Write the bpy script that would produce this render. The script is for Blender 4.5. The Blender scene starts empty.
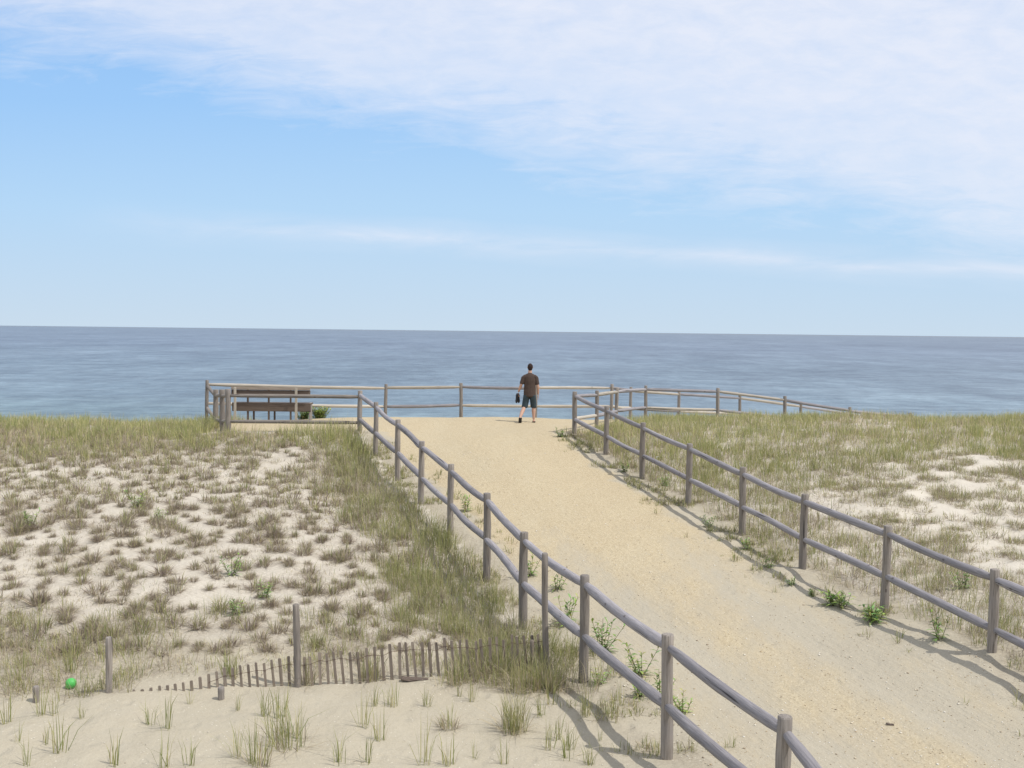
import bpy, bmesh, math, random
import numpy as np
from mathutils import Vector, Matrix, Euler

random.seed(7); rng = np.random.default_rng(11)
sc = bpy.context.scene
COL = sc.collection
ZC = 4.6            # eye height above the low sand near the deck
F = 1081.0          # focal length in pixels at 1024 px width
W_, H_ = 1024, 768
SEA = ZC - 9.6

# ------------------------------------------------------------------ camera
pitch = math.atan(52.8 / F)
roll = math.atan(11.5 / 1024)
fw = Vector((0, math.cos(pitch), -math.sin(pitch)))
up0 = Vector((0, math.sin(pitch), math.cos(pitch)))
rt0 = Vector((1, 0, 0))
# the horizon drops to the right: the camera is turned anticlockwise about its axis
rt = rt0 * math.cos(roll) + up0 * math.sin(roll)
up = up0 * math.cos(roll) - rt0 * math.sin(roll)
cam = bpy.data.cameras.new('camera'); camo = bpy.data.objects.new('camera', cam); COL.objects.link(camo)
M = Matrix.Identity(4)
for i in range(3):
    M[i][0] = rt[i]; M[i][1] = up[i]; M[i][2] = -fw[i]
M[0][3], M[1][3], M[2][3] = 0, 0, ZC
camo.matrix_world = M
cam.sensor_width = 36; cam.lens = 36 * F / 1024; cam.clip_end = 200000; cam.clip_start = 0.1
sc.camera = camo

def ray(px, py):
    return (fw + rt * ((px - 512) / F) + up * ((384 - py) / F))
def at(px, py, Y):
    d = ray(px, py); k = Y / d.y
    return Vector((d.x * k, Y, ZC + d.z * k))
def proj(x, y, z):
    x = np.asarray(x, float); y = np.asarray(y, float); z = np.asarray(z, float) - ZC
    dz = x * fw.x + y * fw.y + z * fw.z
    dx = x * rt.x + y * rt.y + z * rt.z
    dy = x * up.x + y * up.y + z * up.z
    return 512 + F * dx / dz, 384 - F * dy / dz

# ------------------------------------------------------------------ noise
def _h(ix, iy, s):
    n = (ix * 374761393 + iy * 668265263 + s * 2147483647) & 0xffffffff
    n = ((n ^ (n >> 13)) * 1274126177) & 0xffffffff
    n = n ^ (n >> 16)
    return (n & 0xffff) / 65535.0
def vnoise(x, y, s=1):
    x = np.asarray(x, float); y = np.asarray(y, float)
    ix = np.floor(x).astype(np.int64); iy = np.floor(y).astype(np.int64)
    fx = x - ix; fy = y - iy
    fx = fx * fx * (3 - 2 * fx); fy = fy * fy * (3 - 2 * fy)
    a = _h(ix, iy, s); b = _h(ix + 1, iy, s); c = _h(ix, iy + 1, s); d = _h(ix + 1, iy + 1, s)
    return (a * (1 - fx) + b * fx) * (1 - fy) + (c * (1 - fx) + d * fx) * fy
def fbm(x, y, s=1, o=3):
    r = 0; a = .5; t = 0
    for i in range(o):
        r = r + a * vnoise(x, y, s + i); t += a; a *= .5; x = x * 2.03 + 3.1; y = y * 2.03 + 1.7
    return r / t
def sst(a, b, x):
    t = np.clip((np.asarray(x, float) - a) / (b - a), 0, 1); return t * t * (3 - 2 * t)

# ------------------------------------------------------------------ fence posts (pixel of the top, pixel of the foot, distance)
LP = [(990, 960, 1130, 6.9), (785, 716, 860, 9.2), (668, 634, 758, 11.5), (585, 575, 678, 13.7), (524, 532, 626, 16.0),
      (487, 493, 580, 18.2), (451, 464, 536, 20.5), (422, 441, 505, 22.6), (398, 419.5, 481, 24.9),
      (376, 402, 457, 27.2), (360, 390.5, 431, 29.4)]
RP = [(1156, 631, 735, 11.2), (995, 569, 650, 13.5), (888, 525.5, 610, 15.8), (805, 494, 571, 18.1), (743, 467, 535, 20.4),
      (690, 443.5, 507, 22.7), (643, 422.5, 479, 25.0), (607, 406, 456, 27.3), (575, 391.5, 433, 29.6)]
BP = [(207, 380, 428, 34.0), (386, 384, 418, 35.4), (461, 383, 418, 35.6), (536, 384, 418.5, 35.6), (612, 384, 419, 35.7)]
FARP = [(631, 387, 425, 37.7), (679, 391, 428, 39.5), (740, 394.5, 434, 40.8), (801, 403.5, 442, 41.5), (862, 413, 452, 42.3)]
NEARP = [(597, 390.5, 428, 31.7), (617, 387.5, 424, 34.0), (646, 385.5, 420, 35.9), (718, 388, 426, 36.2),
         (785, 396, 433, 36.7), (850, 407, 444, 37.2), (910, 413, 452, 38.0)]
FRONT = [(228, 389, 432, 29.3), (222, 389.5, 432, 29.8), (216, 389.5, 431, 32.0)]

ctrl = []
def cp(x, y, drop): ctrl.append((x, y, ZC - drop))
for L in (LP[1:], RP[1:], BP[1:], FARP, NEARP, FRONT[:2]):
    for (px, pt, pb, Y) in L:
        p = at(px, pb, Y); ctrl.append((p.x, p.y, p.z))
for x in (-16, -10, -5, 0, 5): cp(x, 7, 4.62)
cp(-16, 11, 4.6); cp(-8, 11, 4.58); cp(-3, 11.2, 4.56); cp(10, 7, 4.45); cp(8, 10, 4.15)
cp(3, 9.5, 4.58); cp(5, 11, 4.42)
for x, d in ((-18, 4.55), (-9, 4.47), (-5, 4.47), (-2, 4.45)): cp(x, 13.7, d)
for x, d in ((-18, 3.95), (-11, 3.95), (-6, 3.98), (-3, 4.08)): cp(x, 18, d)
for x, d in ((-18, 3.5), (-12, 3.45), (-7, 3.5), (-4.5, 3.55)): cp(x, 23, d)
for x, d in ((-18, 3.05), (-13, 3.05), (-9.5, 3.1)): cp(x, 28, d)
for x, d in ((-18, 2.88), (-13, 2.89), (-10.5, 2.95)): cp(x, 31.5, d)
cp(-10.3, 34.2, 3.15)
for x, d in ((-18, 3.7), (-13, 3.6)): cp(x, 35.5, d)
for x in (-18, -12, -6, 0): cp(x, 41, 4.8)
for x in (-18, -8, 0, 8, 18): cp(x, 48, 6.5)
cp(8, 44, 5.4); cp(14, 45, 5.8)
cp(-7, 31, 2.84); cp(-6, 34.5, 2.85); cp(-2, 32, 2.82); cp(1, 33, 2.80); cp(-2.5, 29.5, 2.90); cp(-.5, 27, 3.06); cp(.3, 25, 3.28)
cp(1.0, 22.5, 3.58); cp(1.7, 20, 3.85); cp(2.5, 18, 4.05); cp(3.2, 15.5, 4.22); cp(4, 13, 4.4)
for x, d in ((8.5, 3.78), (11, 3.7), (16, 3.65), (22, 3.7)): cp(x, 17, d)
for x, d in ((7, 3.35), (10, 3.3), (14, 3.25), (22, 3.3)): cp(x, 23, d)
for x, d in ((6, 2.90), (10, 2.78), (15, 2.78), (22, 2.82)): cp(x, 29, d)
for x, d in ((7, 2.65), (11, 2.60), (16, 2.57), (22, 2.58)): cp(x, 33.5, d)
cp(16, 37.5, 3.3); cp(22, 38, 3.7)
cp(9, 12.5, 3.98); cp(14, 12, 4.0); cp(20, 12, 4.0)
P = np.array(ctrl)
def _tps(r): return np.where(r > 1e-9, r * r * np.log(np.maximum(r, 1e-9)), 0)
n = len(P)
K = _tps(np.hypot(P[:, 0][:, None] - P[:, 0], P[:, 1][:, None] - P[:, 1])) + np.eye(n) * .6
A = np.zeros((n + 3, n + 3)); A[:n, :n] = K; A[:n, n] = 1; A[:n, n + 1:] = P[:, :2]; A[n:, :n] = A[:n, n:].T
SOL = np.linalg.solve(A, np.concatenate([P[:, 2], [0, 0, 0]]))
def base_h(x, y):
    x = np.clip(np.asarray(x, float).ravel(), -18, 22); y = np.clip(np.asarray(y, float).ravel(), 7, 48)
    out = np.empty(len(x))
    for i in range(0, len(x), 20000):
        a = x[i:i + 20000]; b = y[i:i + 20000]
        k = _tps(np.hypot(a[:, None] - P[:, 0], b[:, None] - P[:, 1]))
        out[i:i + 20000] = k @ SOL[:n] + SOL[n] + SOL[n + 1] * a + SOL[n + 2] * b
    return out
# the left and right path edges as a function of distance
lx = np.array([at(p[0], p[2], p[3]).x for p in LP]); ly = np.array([p[3] for p in LP])
rx = np.array([at(p[0], p[2], p[3]).x for p in RP]); ry = np.array([p[3] for p in RP])
def Lx(y): return np.interp(y, ly, lx) + np.where(np.asarray(y) < 6.9, (6.9 - np.asarray(y)) * .32, 0)
def Rx(y): return np.interp(y, ry, rx) + np.where(np.asarray(y) < 11.2, (11.2 - np.asarray(y)) * .27, 0)
def path_mask(x, y):
    """1 on the gravel, 0 on the loose sand"""
    x = np.asarray(x, float); y = np.asarray(y, float)
    w = (fbm(x * 1.3, y * 1.3, 5) - .5) * .7
    l = x - Lx(y) + w; r = Rx(y) - x + w
    m1 = sst(.35, 1.0, l) * sst(.35, 1.0, r) * (y < 30.5)
    plat = sst(-9.0, -8.6, x + w * .4) * sst(-3.7, -3.1, -(x) + 0 * y) * sst(29.3, 29.8, y + w * .4) * sst(-36.3, -35.9, -y)
    m2 = plat
    # the beach access that leaves the landing
    m3 = sst(-1.1, -.6, -(np.abs(x - (3.6 + (y - 35.5) * .6)))) * sst(34, 35, y) * sst(-39, -37.5, -y)
    return np.maximum(np.maximum(m1, m2), m3)
def ht(x, y):
    shp = np.shape(x)
    x = np.asarray(x, float).ravel(); y = np.asarray(y, float).ravel()
    b = base_h(x, y)
    beach = np.interp(y, [40, 48, 60, 100, 112, 130, 400], [0, -1.9, -3.4, -4.6, -5.05, -6.2, -9])
    t = sst(44, 50, y)
    pm = path_mask(x, y)
    z = b * (1 - t) + beach * t
    rough = (1 - pm) * (fbm(x * 1.1, y * 1.1, 20) - .5) * .16 + (fbm(x * .35, y * .35, 30, 2) - .5) * .10
    fine = (fbm(x * 4.0, y * 4.0, 40) - .5) * np.where(pm > .5, .018, .05)
    # shallow wheel ruts along the path
    u = (x - Lx(y)) / np.maximum(Rx(y) - Lx(y), .1)
    rut = -(np.exp(-((u - .36) / .05) ** 2) + np.exp(-((u - .68) / .05) ** 2)) * .012 * pm
    z = z + (rough + fine + rut) * (1 - sst(90, 110, y))
    return z.reshape(shp)
def h1(x, y): return float(ht(np.array([x]), np.array([y]))[0])
def hit(px, py, y0=8.0, y1=44.0):
    d = ray(px, py)
    ys = np.arange(y0, y1, .04); xs = d.x / d.y * ys; zs = ZC + d.z / d.y * ys
    g = ht(xs, ys); k = np.argmax(zs <= g)
    if zs[k] > g[k]: k = len(ys) - 1
    return Vector((xs[k], ys[k], g[k]))

# ------------------------------------------------------------------ node helpers
def newmat(name):
    m = bpy.data.materials.new(name); m.use_nodes = True; nt = m.node_tree
    return m, nt, nt.nodes['Principled BSDF']
def N(nt, t, **k):
    nd = nt.nodes.new(t)
    for a, b in k.items():
        if a in nd.inputs.keys() if hasattr(nd.inputs, 'keys') else False: nd.inputs[a].default_value = b
        else: setattr(nd, a, b)
    return nd
def L(nt, a, b): nt.links.new(a, b)
def noise(nt, vec, scale, detail=4, rough=.55, dist=0):
    n_ = nt.nodes.new('ShaderNodeTexNoise'); n_.inputs['Scale'].default_value = scale
    n_.inputs['Detail'].default_value = detail; n_.inputs['Roughness'].default_value = rough; n_.inputs['Distortion'].default_value = dist
    if vec is not None: L(nt, vec, n_.inputs['Vector'])
    return n_.outputs['Fac']
def ramp(nt, fac, stops):
    r = nt.nodes.new('ShaderNodeValToRGB'); cr = r.color_ramp
    while len(cr.elements) < len(stops): cr.elements.new(.5)
    for e, (p, c) in zip(cr.elements, stops):
        e.position = p; e.color = (*c, 1) if not isinstance(c, (int, float)) else (c, c, c, 1)
    L(nt, fac, r.inputs[0]); return r.outputs[0]
def mix(nt, fac, a, b, mode='MIX'):
    m = nt.nodes.new('ShaderNodeMix'); m.data_type = 'RGBA'; m.blend_type = mode
    for i, v in ((0, fac), (6, a), (7, b)):
        if isinstance(v, (int, float)): m.inputs[i].default_value = v
        elif isinstance(v, tuple): m.inputs[i].default_value = (*v, 1)
        else: L(nt, v, m.inputs[i])
    return m.outputs[2]
def mth(nt, op, a, b=None, c=None, clamp=False):
    m = nt.nodes.new('ShaderNodeMath'); m.operation = op; m.use_clamp = clamp
    for i, v in enumerate((a, b, c)):
        if v is None: continue
        if isinstance(v, (int, float)): m.inputs[i].default_value = v
        else: L(nt, v, m.inputs[i])
    return m.outputs[0]
def mapping(nt, vec, scale=(1, 1, 1), rot=(0, 0, 0), loc=(0, 0, 0)):
    m = nt.nodes.new('ShaderNodeMapping'); m.inputs['Scale'].default_value = scale; m.inputs['Rotation'].default_value = rot
    m.inputs['Location'].default_value = loc; L(nt, vec, m.inputs['Vector']); return m.outputs[0]
def bump(nt, height, strength, dist, normal=None):
    b = nt.nodes.new('ShaderNodeBump'); b.inputs['Strength'].default_value = strength; b.inputs['Distance'].default_value = dist
    L(nt, height, b.inputs['Height'])
    if normal is not None: L(nt, normal, b.inputs['Normal'])
    return b.outputs[0]
def attr(nt, name, out='Fac'):
    a = nt.nodes.new('ShaderNodeAttribute'); a.attribute_name = name; return a.outputs[out]
def objc(nt): return nt.nodes.new('ShaderNodeTexCoord').outputs['Object']

# ------------------------------------------------------------------ materials
def sand_color(nt, v):
    n1 = noise(nt, v, .6, 5); n2 = noise(nt, v, 7, 5); n3 = noise(nt, v, 60, 3, .7)
    c = ramp(nt, n1, [(.3, (0.410, 0.365, 0.274)), (.7, (0.464, 0.419, 0.324))])
    c = mix(nt, ramp(nt, n2, [(.35, 0.), (.7, 1.)]), c, (0.427, 0.378, 0.283))
    c = mix(nt, .35, c, ramp(nt, n3, [(.3, (0.324, 0.288, 0.217)), (.65, (0.513, 0.468, 0.374))]))
    return c
def sand_bump(nt, v):
    a = bump(nt, noise(nt, v, 3.0, 6, .6), .5, .10)
    b = bump(nt, noise(nt, v, 14, 4, .6), .5, .025, a)
    fv = nt.nodes.new('ShaderNodeTexVoronoi'); fv.feature = 'SMOOTH_F1'; fv.inputs['Scale'].default_value = 2.6; L(nt, mapping(nt, v, (1.25, .8, 1), (0, 0, .4)), fv.inputs['Vector'])
    b = bump(nt, ramp(nt, fv.outputs['Distance'], [(.08, 0.), (.26, 1.)]), .45, .035, b)
    rip = noise(nt, mapping(nt, v, (1, 1, 1), (0, 0, .5)), 55, 3, .6)
    return bump(nt, rip, .4, .006, b)
m_sand, nt, bs = newmat('dune sand'); v = objc(nt)
c = sand_color(nt, v)
dn = attr(nt, 'blown'); c = mix(nt, dn, c, mix(nt, 1., c, (1.36, 1.39, 1.52), 'MULTIPLY'))
lit = attr(nt, 'litter')
ln = noise(nt, mapping(nt, v, (1, 2.4, 1)), 16, 6, .75)
lf = mth(nt, 'MULTIPLY', lit, ramp(nt, ln, [(.38, 0.), (.56, 1.)]), clamp=True)
c = mix(nt, lf, c, ramp(nt, noise(nt, v, 45, 4), [(.3, (.20, .165, .125)), (.7, (.36, .315, .245))]))
fl = nt.nodes.new('ShaderNodeTexVoronoi'); fl.inputs['Scale'].default_value = 16; L(nt, v, fl.inputs['Vector'])
spk = mth(nt, 'MULTIPLY', mth(nt, 'LESS_THAN', fl.outputs['Distance'], .13), mth(nt, 'GREATER_THAN', noise(nt, v, 2.3, 2), .52))
c = mix(nt, mth(nt, 'MULTIPLY', spk, .55), c, (.74, .70, .60))
L(nt, c, bs.inputs['Base Color']); bs.inputs['Roughness'].default_value = .95; bs.inputs['Specular IOR Level'].default_value = .15
L(nt, sand_bump(nt, v), bs.inputs['Normal'])

m_path, nt, bs = newmat('shell gravel'); v = objc(nt)
cs = sand_color(nt, v)
st = mapping(nt, v, (1, .28, 1), (0, 0, -.30))
g1 = noise(nt, st, 1.1, 6, .6, .3)
cg = ramp(nt, g1, [(.28, (.465, .376, .236)), (.5, (.497, .415, .266)), (.72, (.51, .443, .303))])
vo = nt.nodes.new('ShaderNodeTexVoronoi'); vo.inputs['Scale'].default_value = 52; L(nt, v, vo.inputs['Vector'])
cg = mix(nt, .36, cg, ramp(nt, vo.outputs['Color'], [(.1, (0.188, 0.130, 0.066)), (.5, (0.470, 0.381, 0.238)), (.95, (0.752, 0.670, 0.484))]))
vo2 = nt.nodes.new('ShaderNodeTexVoronoi'); vo2.inputs['Scale'].default_value = 11; L(nt, v, vo2.inputs['Vector'])
sh = mth(nt, 'MULTIPLY', mth(nt, 'LESS_THAN', vo2.outputs['Distance'], .14), mth(nt, 'GREATER_THAN', noise(nt, v, 1.3, 2), .5))
cg = mix(nt, mth(nt, 'MULTIPLY', sh, .5), cg, (0.771, 0.707, 0.546))
n4 = noise(nt, v, 110, 2, .7)
cg = mix(nt, .36, cg, ramp(nt, n4, [(.35, (0.244, 0.177, 0.097)), (.6, (0.620, 0.539, 0.387))]))
gr = attr(nt, 'gravel')
wob = mth(nt, 'ADD', gr, mth(nt, 'MULTIPLY', mth(nt, 'SUBTRACT', noise(nt, st, 2.2, 5, .7), .5), 1.1))
gf = ramp(nt, wob, [(.25, 0.), (.75, 1.)])
c = mix(nt, gf, cs, cg)
L(nt, c, bs.inputs['Base Color']); bs.inputs['Roughness'].default_value = .92; bs.inputs['Specular IOR Level'].default_value = .15
b0 = bump(nt, noise(nt, mapping(nt, mapping(nt, v, (1, 1, 1), (0, 0, -.285)), (1, .05, 1)), 13, 4, .7), .55, .03)
fv = nt.nodes.new('ShaderNodeTexVoronoi'); fv.feature = 'SMOOTH_F1'; fv.inputs['Scale'].default_value = 3.0; L(nt, mapping(nt, v, (1.3, .75, 1), (0, 0, -.2)), fv.inputs['Vector'])
fpm = ramp(nt, noise(nt, v, .7, 2), [(.45, 0.), (.6, 1.)])
b0 = bump(nt, mth(nt, 'MULTIPLY', ramp(nt, fv.outputs['Distance'], [(.07, 0.), (.22, 1.)]), fpm), .4, .03, b0)
b1 = bump(nt, noise(nt, v, 10, 5, .6), .6, .03, b0)
b2 = bump(nt, vo.outputs['Distance'], .22, .010, b1)
L(nt, bump(nt, n4, .35, .005, b2), bs.inputs['Normal'])

def wood(name, dark, light, patch):
    m, nt, bs = newmat(name)
    tc = nt.nodes.new('ShaderNodeTexCoord').outputs['Object']
    oi = nt.nodes.new('ShaderNodeObjectInfo')
    va = nt.nodes.new('ShaderNodeVectorMath'); va.operation = 'ADD'; L(nt, tc, va.inputs[0])
    cx = nt.nodes.new('ShaderNodeCombineXYZ'); L(nt, mth(nt, 'MULTIPLY', oi.outputs['Random'], 37.), cx.inputs[0]); L(nt, mth(nt, 'MULTIPLY', oi.outputs['Random'], 91.), cx.inputs[2])
    L(nt, cx.outputs[0], va.inputs[1]); v = va.outputs[0]
    gr_ = noise(nt, mapping(nt, v, (1, 1, .05)), 55, 5, .65, .2)
    lo = noise(nt, v, 3.2, 4)
    c = ramp(nt, gr_, [(.3, dark), (.68, light)])
    c = mix(nt, ramp(nt, lo, [(.42, 0.), (.68, .6)]), c, patch)
    kn = nt.nodes.new('ShaderNodeTexVoronoi'); kn.inputs['Scale'].default_value = 3.1; L(nt, mapping(nt, v, (1.6, 1.6, 1)), kn.inputs['Vector'])
    c = mix(nt, mth(nt, 'MULTIPLY', mth(nt, 'LESS_THAN', kn.outputs['Distance'], .09), .6), c, (.09, .07, .06))
    ck = ramp(nt, noise(nt, mapping(nt, v, (1, 1, .03)), 22, 3, .6, .4), [(.30, (.25, .25, .25)), (.37, (1., 1., 1.))])
    c = mix(nt, 1., c, ck, 'MULTIPLY')
    var = mth(nt, 'MULTIPLY_ADD', oi.outputs['Random'], .34, .83)
    hs = nt.nodes.new('ShaderNodeHueSaturation'); L(nt, c, hs.inputs['Color']); L(nt, var, hs.inputs['Value'])
    L(nt, hs.outputs[0], bs.inputs['Base Color']); bs.inputs['Roughness'].default_value = .85; bs.inputs['Specular IOR Level'].default_value = .25
    L(nt, bump(nt, gr_, .6, .008), bs.inputs['Normal'])
    return m
m_post = wood('weathered post wood', (.15, .13, .11), (.36, .32, .28), (.24, .22, .21))
m_rail = wood('weathered rail wood', (.17, .16, .165), (.39, .368, .375), (.27, .255, .27))
m_bleach = wood('bleached rail wood', (.34, .30, .25), (.56, .51, .43), (.46, .42, .36))
m_lath = wood('old lath', (.165, .135, .11), (.32, .27, .22), (.24, .20, .17))
m_bench = wood('brown bench boards', (.085, .065, .052), (.185, .142, .115), (.13, .105, .09))
def plain(name, col, rough=.8, spec=.3, nz=0.12, sc_=30):
    m, nt, bs = newmat(name); v = objc(nt)
    k = noise(nt, v, sc_, 3)
    c = mix(nt, k, tuple(x * (1 - nz) for x in col), tuple(min(1, x * (1 + nz)) for x in col))
    L(nt, c, bs.inputs['Base Color']); bs.inputs['Roughness'].default_value = rough; bs.inputs['Specular IOR Level'].default_value = spec
    return m
def leafmat(name, trans=.25):
    m, nt, bs = newmat(name)
    col = attr(nt, 'tint', 'Color')
    L(nt, col, bs.inputs['Base Color']); bs.inputs['Roughness'].default_value = .65; bs.inputs['Specular IOR Level'].default_value = .25
    tr = nt.nodes.new('ShaderNodeBsdfTranslucent'); L(nt, col, tr.inputs['Color'])
    mx = nt.nodes.new('ShaderNodeMixShader'); mx.inputs[0].default_value = trans
    L(nt, bs.outputs[0], mx.inputs[1]); L(nt, tr.outputs[0], mx.inputs[2])
    L(nt, mx.outputs[0], nt.nodes['Material Output'].inputs['Surface'])
    return m
m_grass = leafmat('beach grass', .28); m_leaf = leafmat('weed leaves', .2)

# ------------------------------------------------------------------ object helpers
def tag(o, label=None, cat=None, group=None, kind=None):
    if label: o['label'] = label
    if cat: o['category'] = cat
    if group: o['group'] = group
    if kind: o['kind'] = kind
    return o
def empty(name, loc=(0, 0, 0)):
    o = bpy.data.objects.new(name, None); o.empty_display_size = .3; COL.objects.link(o); o.location = loc; return o
def mesh_obj(name, me, mat, parent=None, smooth=False, loc=None, rot=None):
    o = bpy.data.objects.new(name, me); COL.objects.link(o)
    if mat and not me.materials: me.materials.append(mat)
    if smooth:
        me.polygons.foreach_set('use_smooth', [True] * len(me.polygons))
    if loc is not None: o.location = loc
    if rot is not None: o.rotation_mode = 'QUATERNION'; o.rotation_quaternion = rot
    if parent is not None: o.parent = parent
    return o
def np_mesh(name, V, faces_flat, loop_tot, attrs=None, cols=None):
    me = bpy.data.meshes.new(name)
    me.vertices.add(len(V)); me.vertices.foreach_set('co', np.asarray(V, np.float32).ravel())
    me.loops.add(len(faces_flat)); me.loops.foreach_set('vertex_index', np.asarray(faces_flat, np.int32))
    me.polygons.add(len(loop_tot))
    ls = np.concatenate([[0], np.cumsum(loop_tot)[:-1]]).astype(np.int32)
    me.polygons.foreach_set('loop_start', ls); me.polygons.foreach_set('loop_total', np.asarray(loop_tot, np.int32))
    me.update(calc_edges=True)
    for k, a in (attrs or {}).items():
        at_ = me.attributes.new(k, 'FLOAT', 'POINT'); at_.data.foreach_set('value', np.asarray(a, np.float32))
    for k, a in (cols or {}).items():
        at_ = me.attributes.new(k, 'FLOAT_COLOR', 'POINT')
        cc = np.ones((len(V), 4), np.float32); cc[:, :3] = a; at_.data.foreach_set('color', cc.ravel())
    return me

# a log lying along local Z from 0 to length, irregular, with chamfered ends
def log_mesh(name, length, r0, r1, bow=(0, 0), seed=0, ends=.012, nseg=14, rings=10, taper_ends=0):
    r_ = random.Random(seed); bm = bmesh.new(); prev = None
    ts = [0, .004 / max(length, .1) * 3] + [i / rings for i in range(1, rings)] + [1 - .004 / max(length, .1) * 3, 1]
    ph = [r_.uniform(0, 6.28) for _ in range(4)]; firstring = None
    for k, t in enumerate(ts):
        r = r0 + (r1 - r0) * t
        r *= 1 + .035 * math.sin(t * 9 + ph[0]) + .02 * math.sin(t * 23 + ph[1])
        if k in (0, len(ts) - 1): r -= ends
        if taper_ends:
            e = min(t, 1 - t) * length
            if e < .10: r *= .72 + .28 * (e / .10)
        s = math.sin(math.pi * t); s2 = math.sin(2 * math.pi * t + ph[2])
        cx = bow[0] * s + .007 * s2 * length / 2.4; cy = bow[1] * s
        ring = []
        for j in range(nseg):
            a = 2 * math.pi * j / nseg; rr = r * (1 + .025 * math.sin(3 * a + ph[3] + t * 2) + r_.uniform(-.012, .012))
            ring.append(bm.verts.new((cx + rr * math.cos(a), cy + rr * math.sin(a), t * length)))
        if prev:
            for j in range(nseg):
                f = bm.faces.new((prev[j], prev[(j + 1) % nseg], ring[(j + 1) % nseg], ring[j])); f.smooth = 2 <= k <= len(ts) - 2
        else: firstring = ring
        prev = ring
    bm.faces.new(prev); bm.faces.new(firstring[::-1])
    me = bpy.data.meshes.new(name); bm.to_mesh(me); bm.free(); return me
def add_post(parent, L0, base, top, r=.062, mat=m_post, seed=0, sink=.35, name='post'):
    d = top - base; q = d.normalized().to_track_quat('Z', 'Y')
    b = base - d.normalized() * sink
    me = log_mesh(name, d.length + sink, r * 1.04, r * .97, (0, 0), seed, .008)
    return mesh_obj(name, me, mat, parent, loc=b - L0, rot=q)
def add_rail(parent, L0, a, b, r=.055, sag=.03, side=0, mat=m_rail, seed=0):
    d = b - a; q = d.normalized().to_track_quat('Z', 'Y')
    # local directions of world-down
    dn = q.inverted() @ Vector((0, 0, -1)); sd = q.inverted() @ Vector((1, 0, 0))
    bow = (dn.x * sag + sd.x * side, dn.y * sag + sd.y * side)
    me = log_mesh('rail', d.length, r * 1.03, r * .97, bow, seed, .012, taper_ends=1)
    return mesh_obj('rail', me, mat, parent, loc=a - L0, rot=q)
def fence(name, label, posts, joined, rails=(.13, .78), r=.062, rr=.055, mat=m_rail, pmat=m_post, seed=1, sag=(-.012, .030), group=None, rmats=None, height=None):
    """posts: (px, top, foot, Y) whose own posts are built; joined: the full run of points the rails follow"""
    f0 = posts[0]; p0 = at(f0[0], f0[1], f0[3]); L0 = Vector((p0.x, p0.y, h1(p0.x, p0.y)))
    root = empty(name, L0); tag(root, label, 'fence', group)
    rd = random.Random(seed)
    for i, (px, pt, pb, Y) in enumerate(posts):
        top = at(px, pt, Y); g = h1(top.x, top.y)
        base = Vector((top.x + rd.uniform(-.015, .015), top.y + rd.uniform(-.02, .02), g))
        if top.z - g < .45: base.z = top.z - .45
        add_post(root, L0, base, top, r * rd.uniform(.95, 1.06), pmat, seed * 100 + i)
    for i in range(len(joined) - 1):
        A_ = at(joined[i][0], joined[i][1], joined[i][3]); B_ = at(joined[i + 1][0], joined[i + 1][1], joined[i + 1][3])
        for k, dz in enumerate(rails):
            a = A_ - Vector((0, 0, dz + rd.uniform(-.012, .012))); b = B_ - Vector((0, 0, dz + rd.uniform(-.012, .012)))
            e = (b - a).normalized(); a = a + e * .018; b = b - e * .018
            mt = mat if rmats is None else rmats[(i + k) % len(rmats)]
            add_rail(root, L0, a, b, rr * rd.uniform(.92, 1.08), rd.uniform(*sag), rd.uniform(-.018, .018), mt, seed * 300 + i * 2 + k)
    return root

# ------------------------------------------------------------------ terrain
def axis(core0, core1, step, lo, hi):
    a = list(np.arange(core0, core1 + 1e-6, step)); s = step; x = core0
    left = []
    while x > lo: s *= 1.35; x -= s; left.append(max(x, lo))
    s = step; x = core1; right = []
    while x < hi: s *= 1.35; x += s; right.append(min(x, hi))
    return np.array(left[::-1] + a + right)
gx = axis(-19, 22, .11, -3000, 3000); gy = axis(6.5, 45, .11, -400, 420)
GX, GY = np.meshgrid(gx, gy)
GZ = ht(GX, GY); PM = path_mask(GX, GY)

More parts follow.
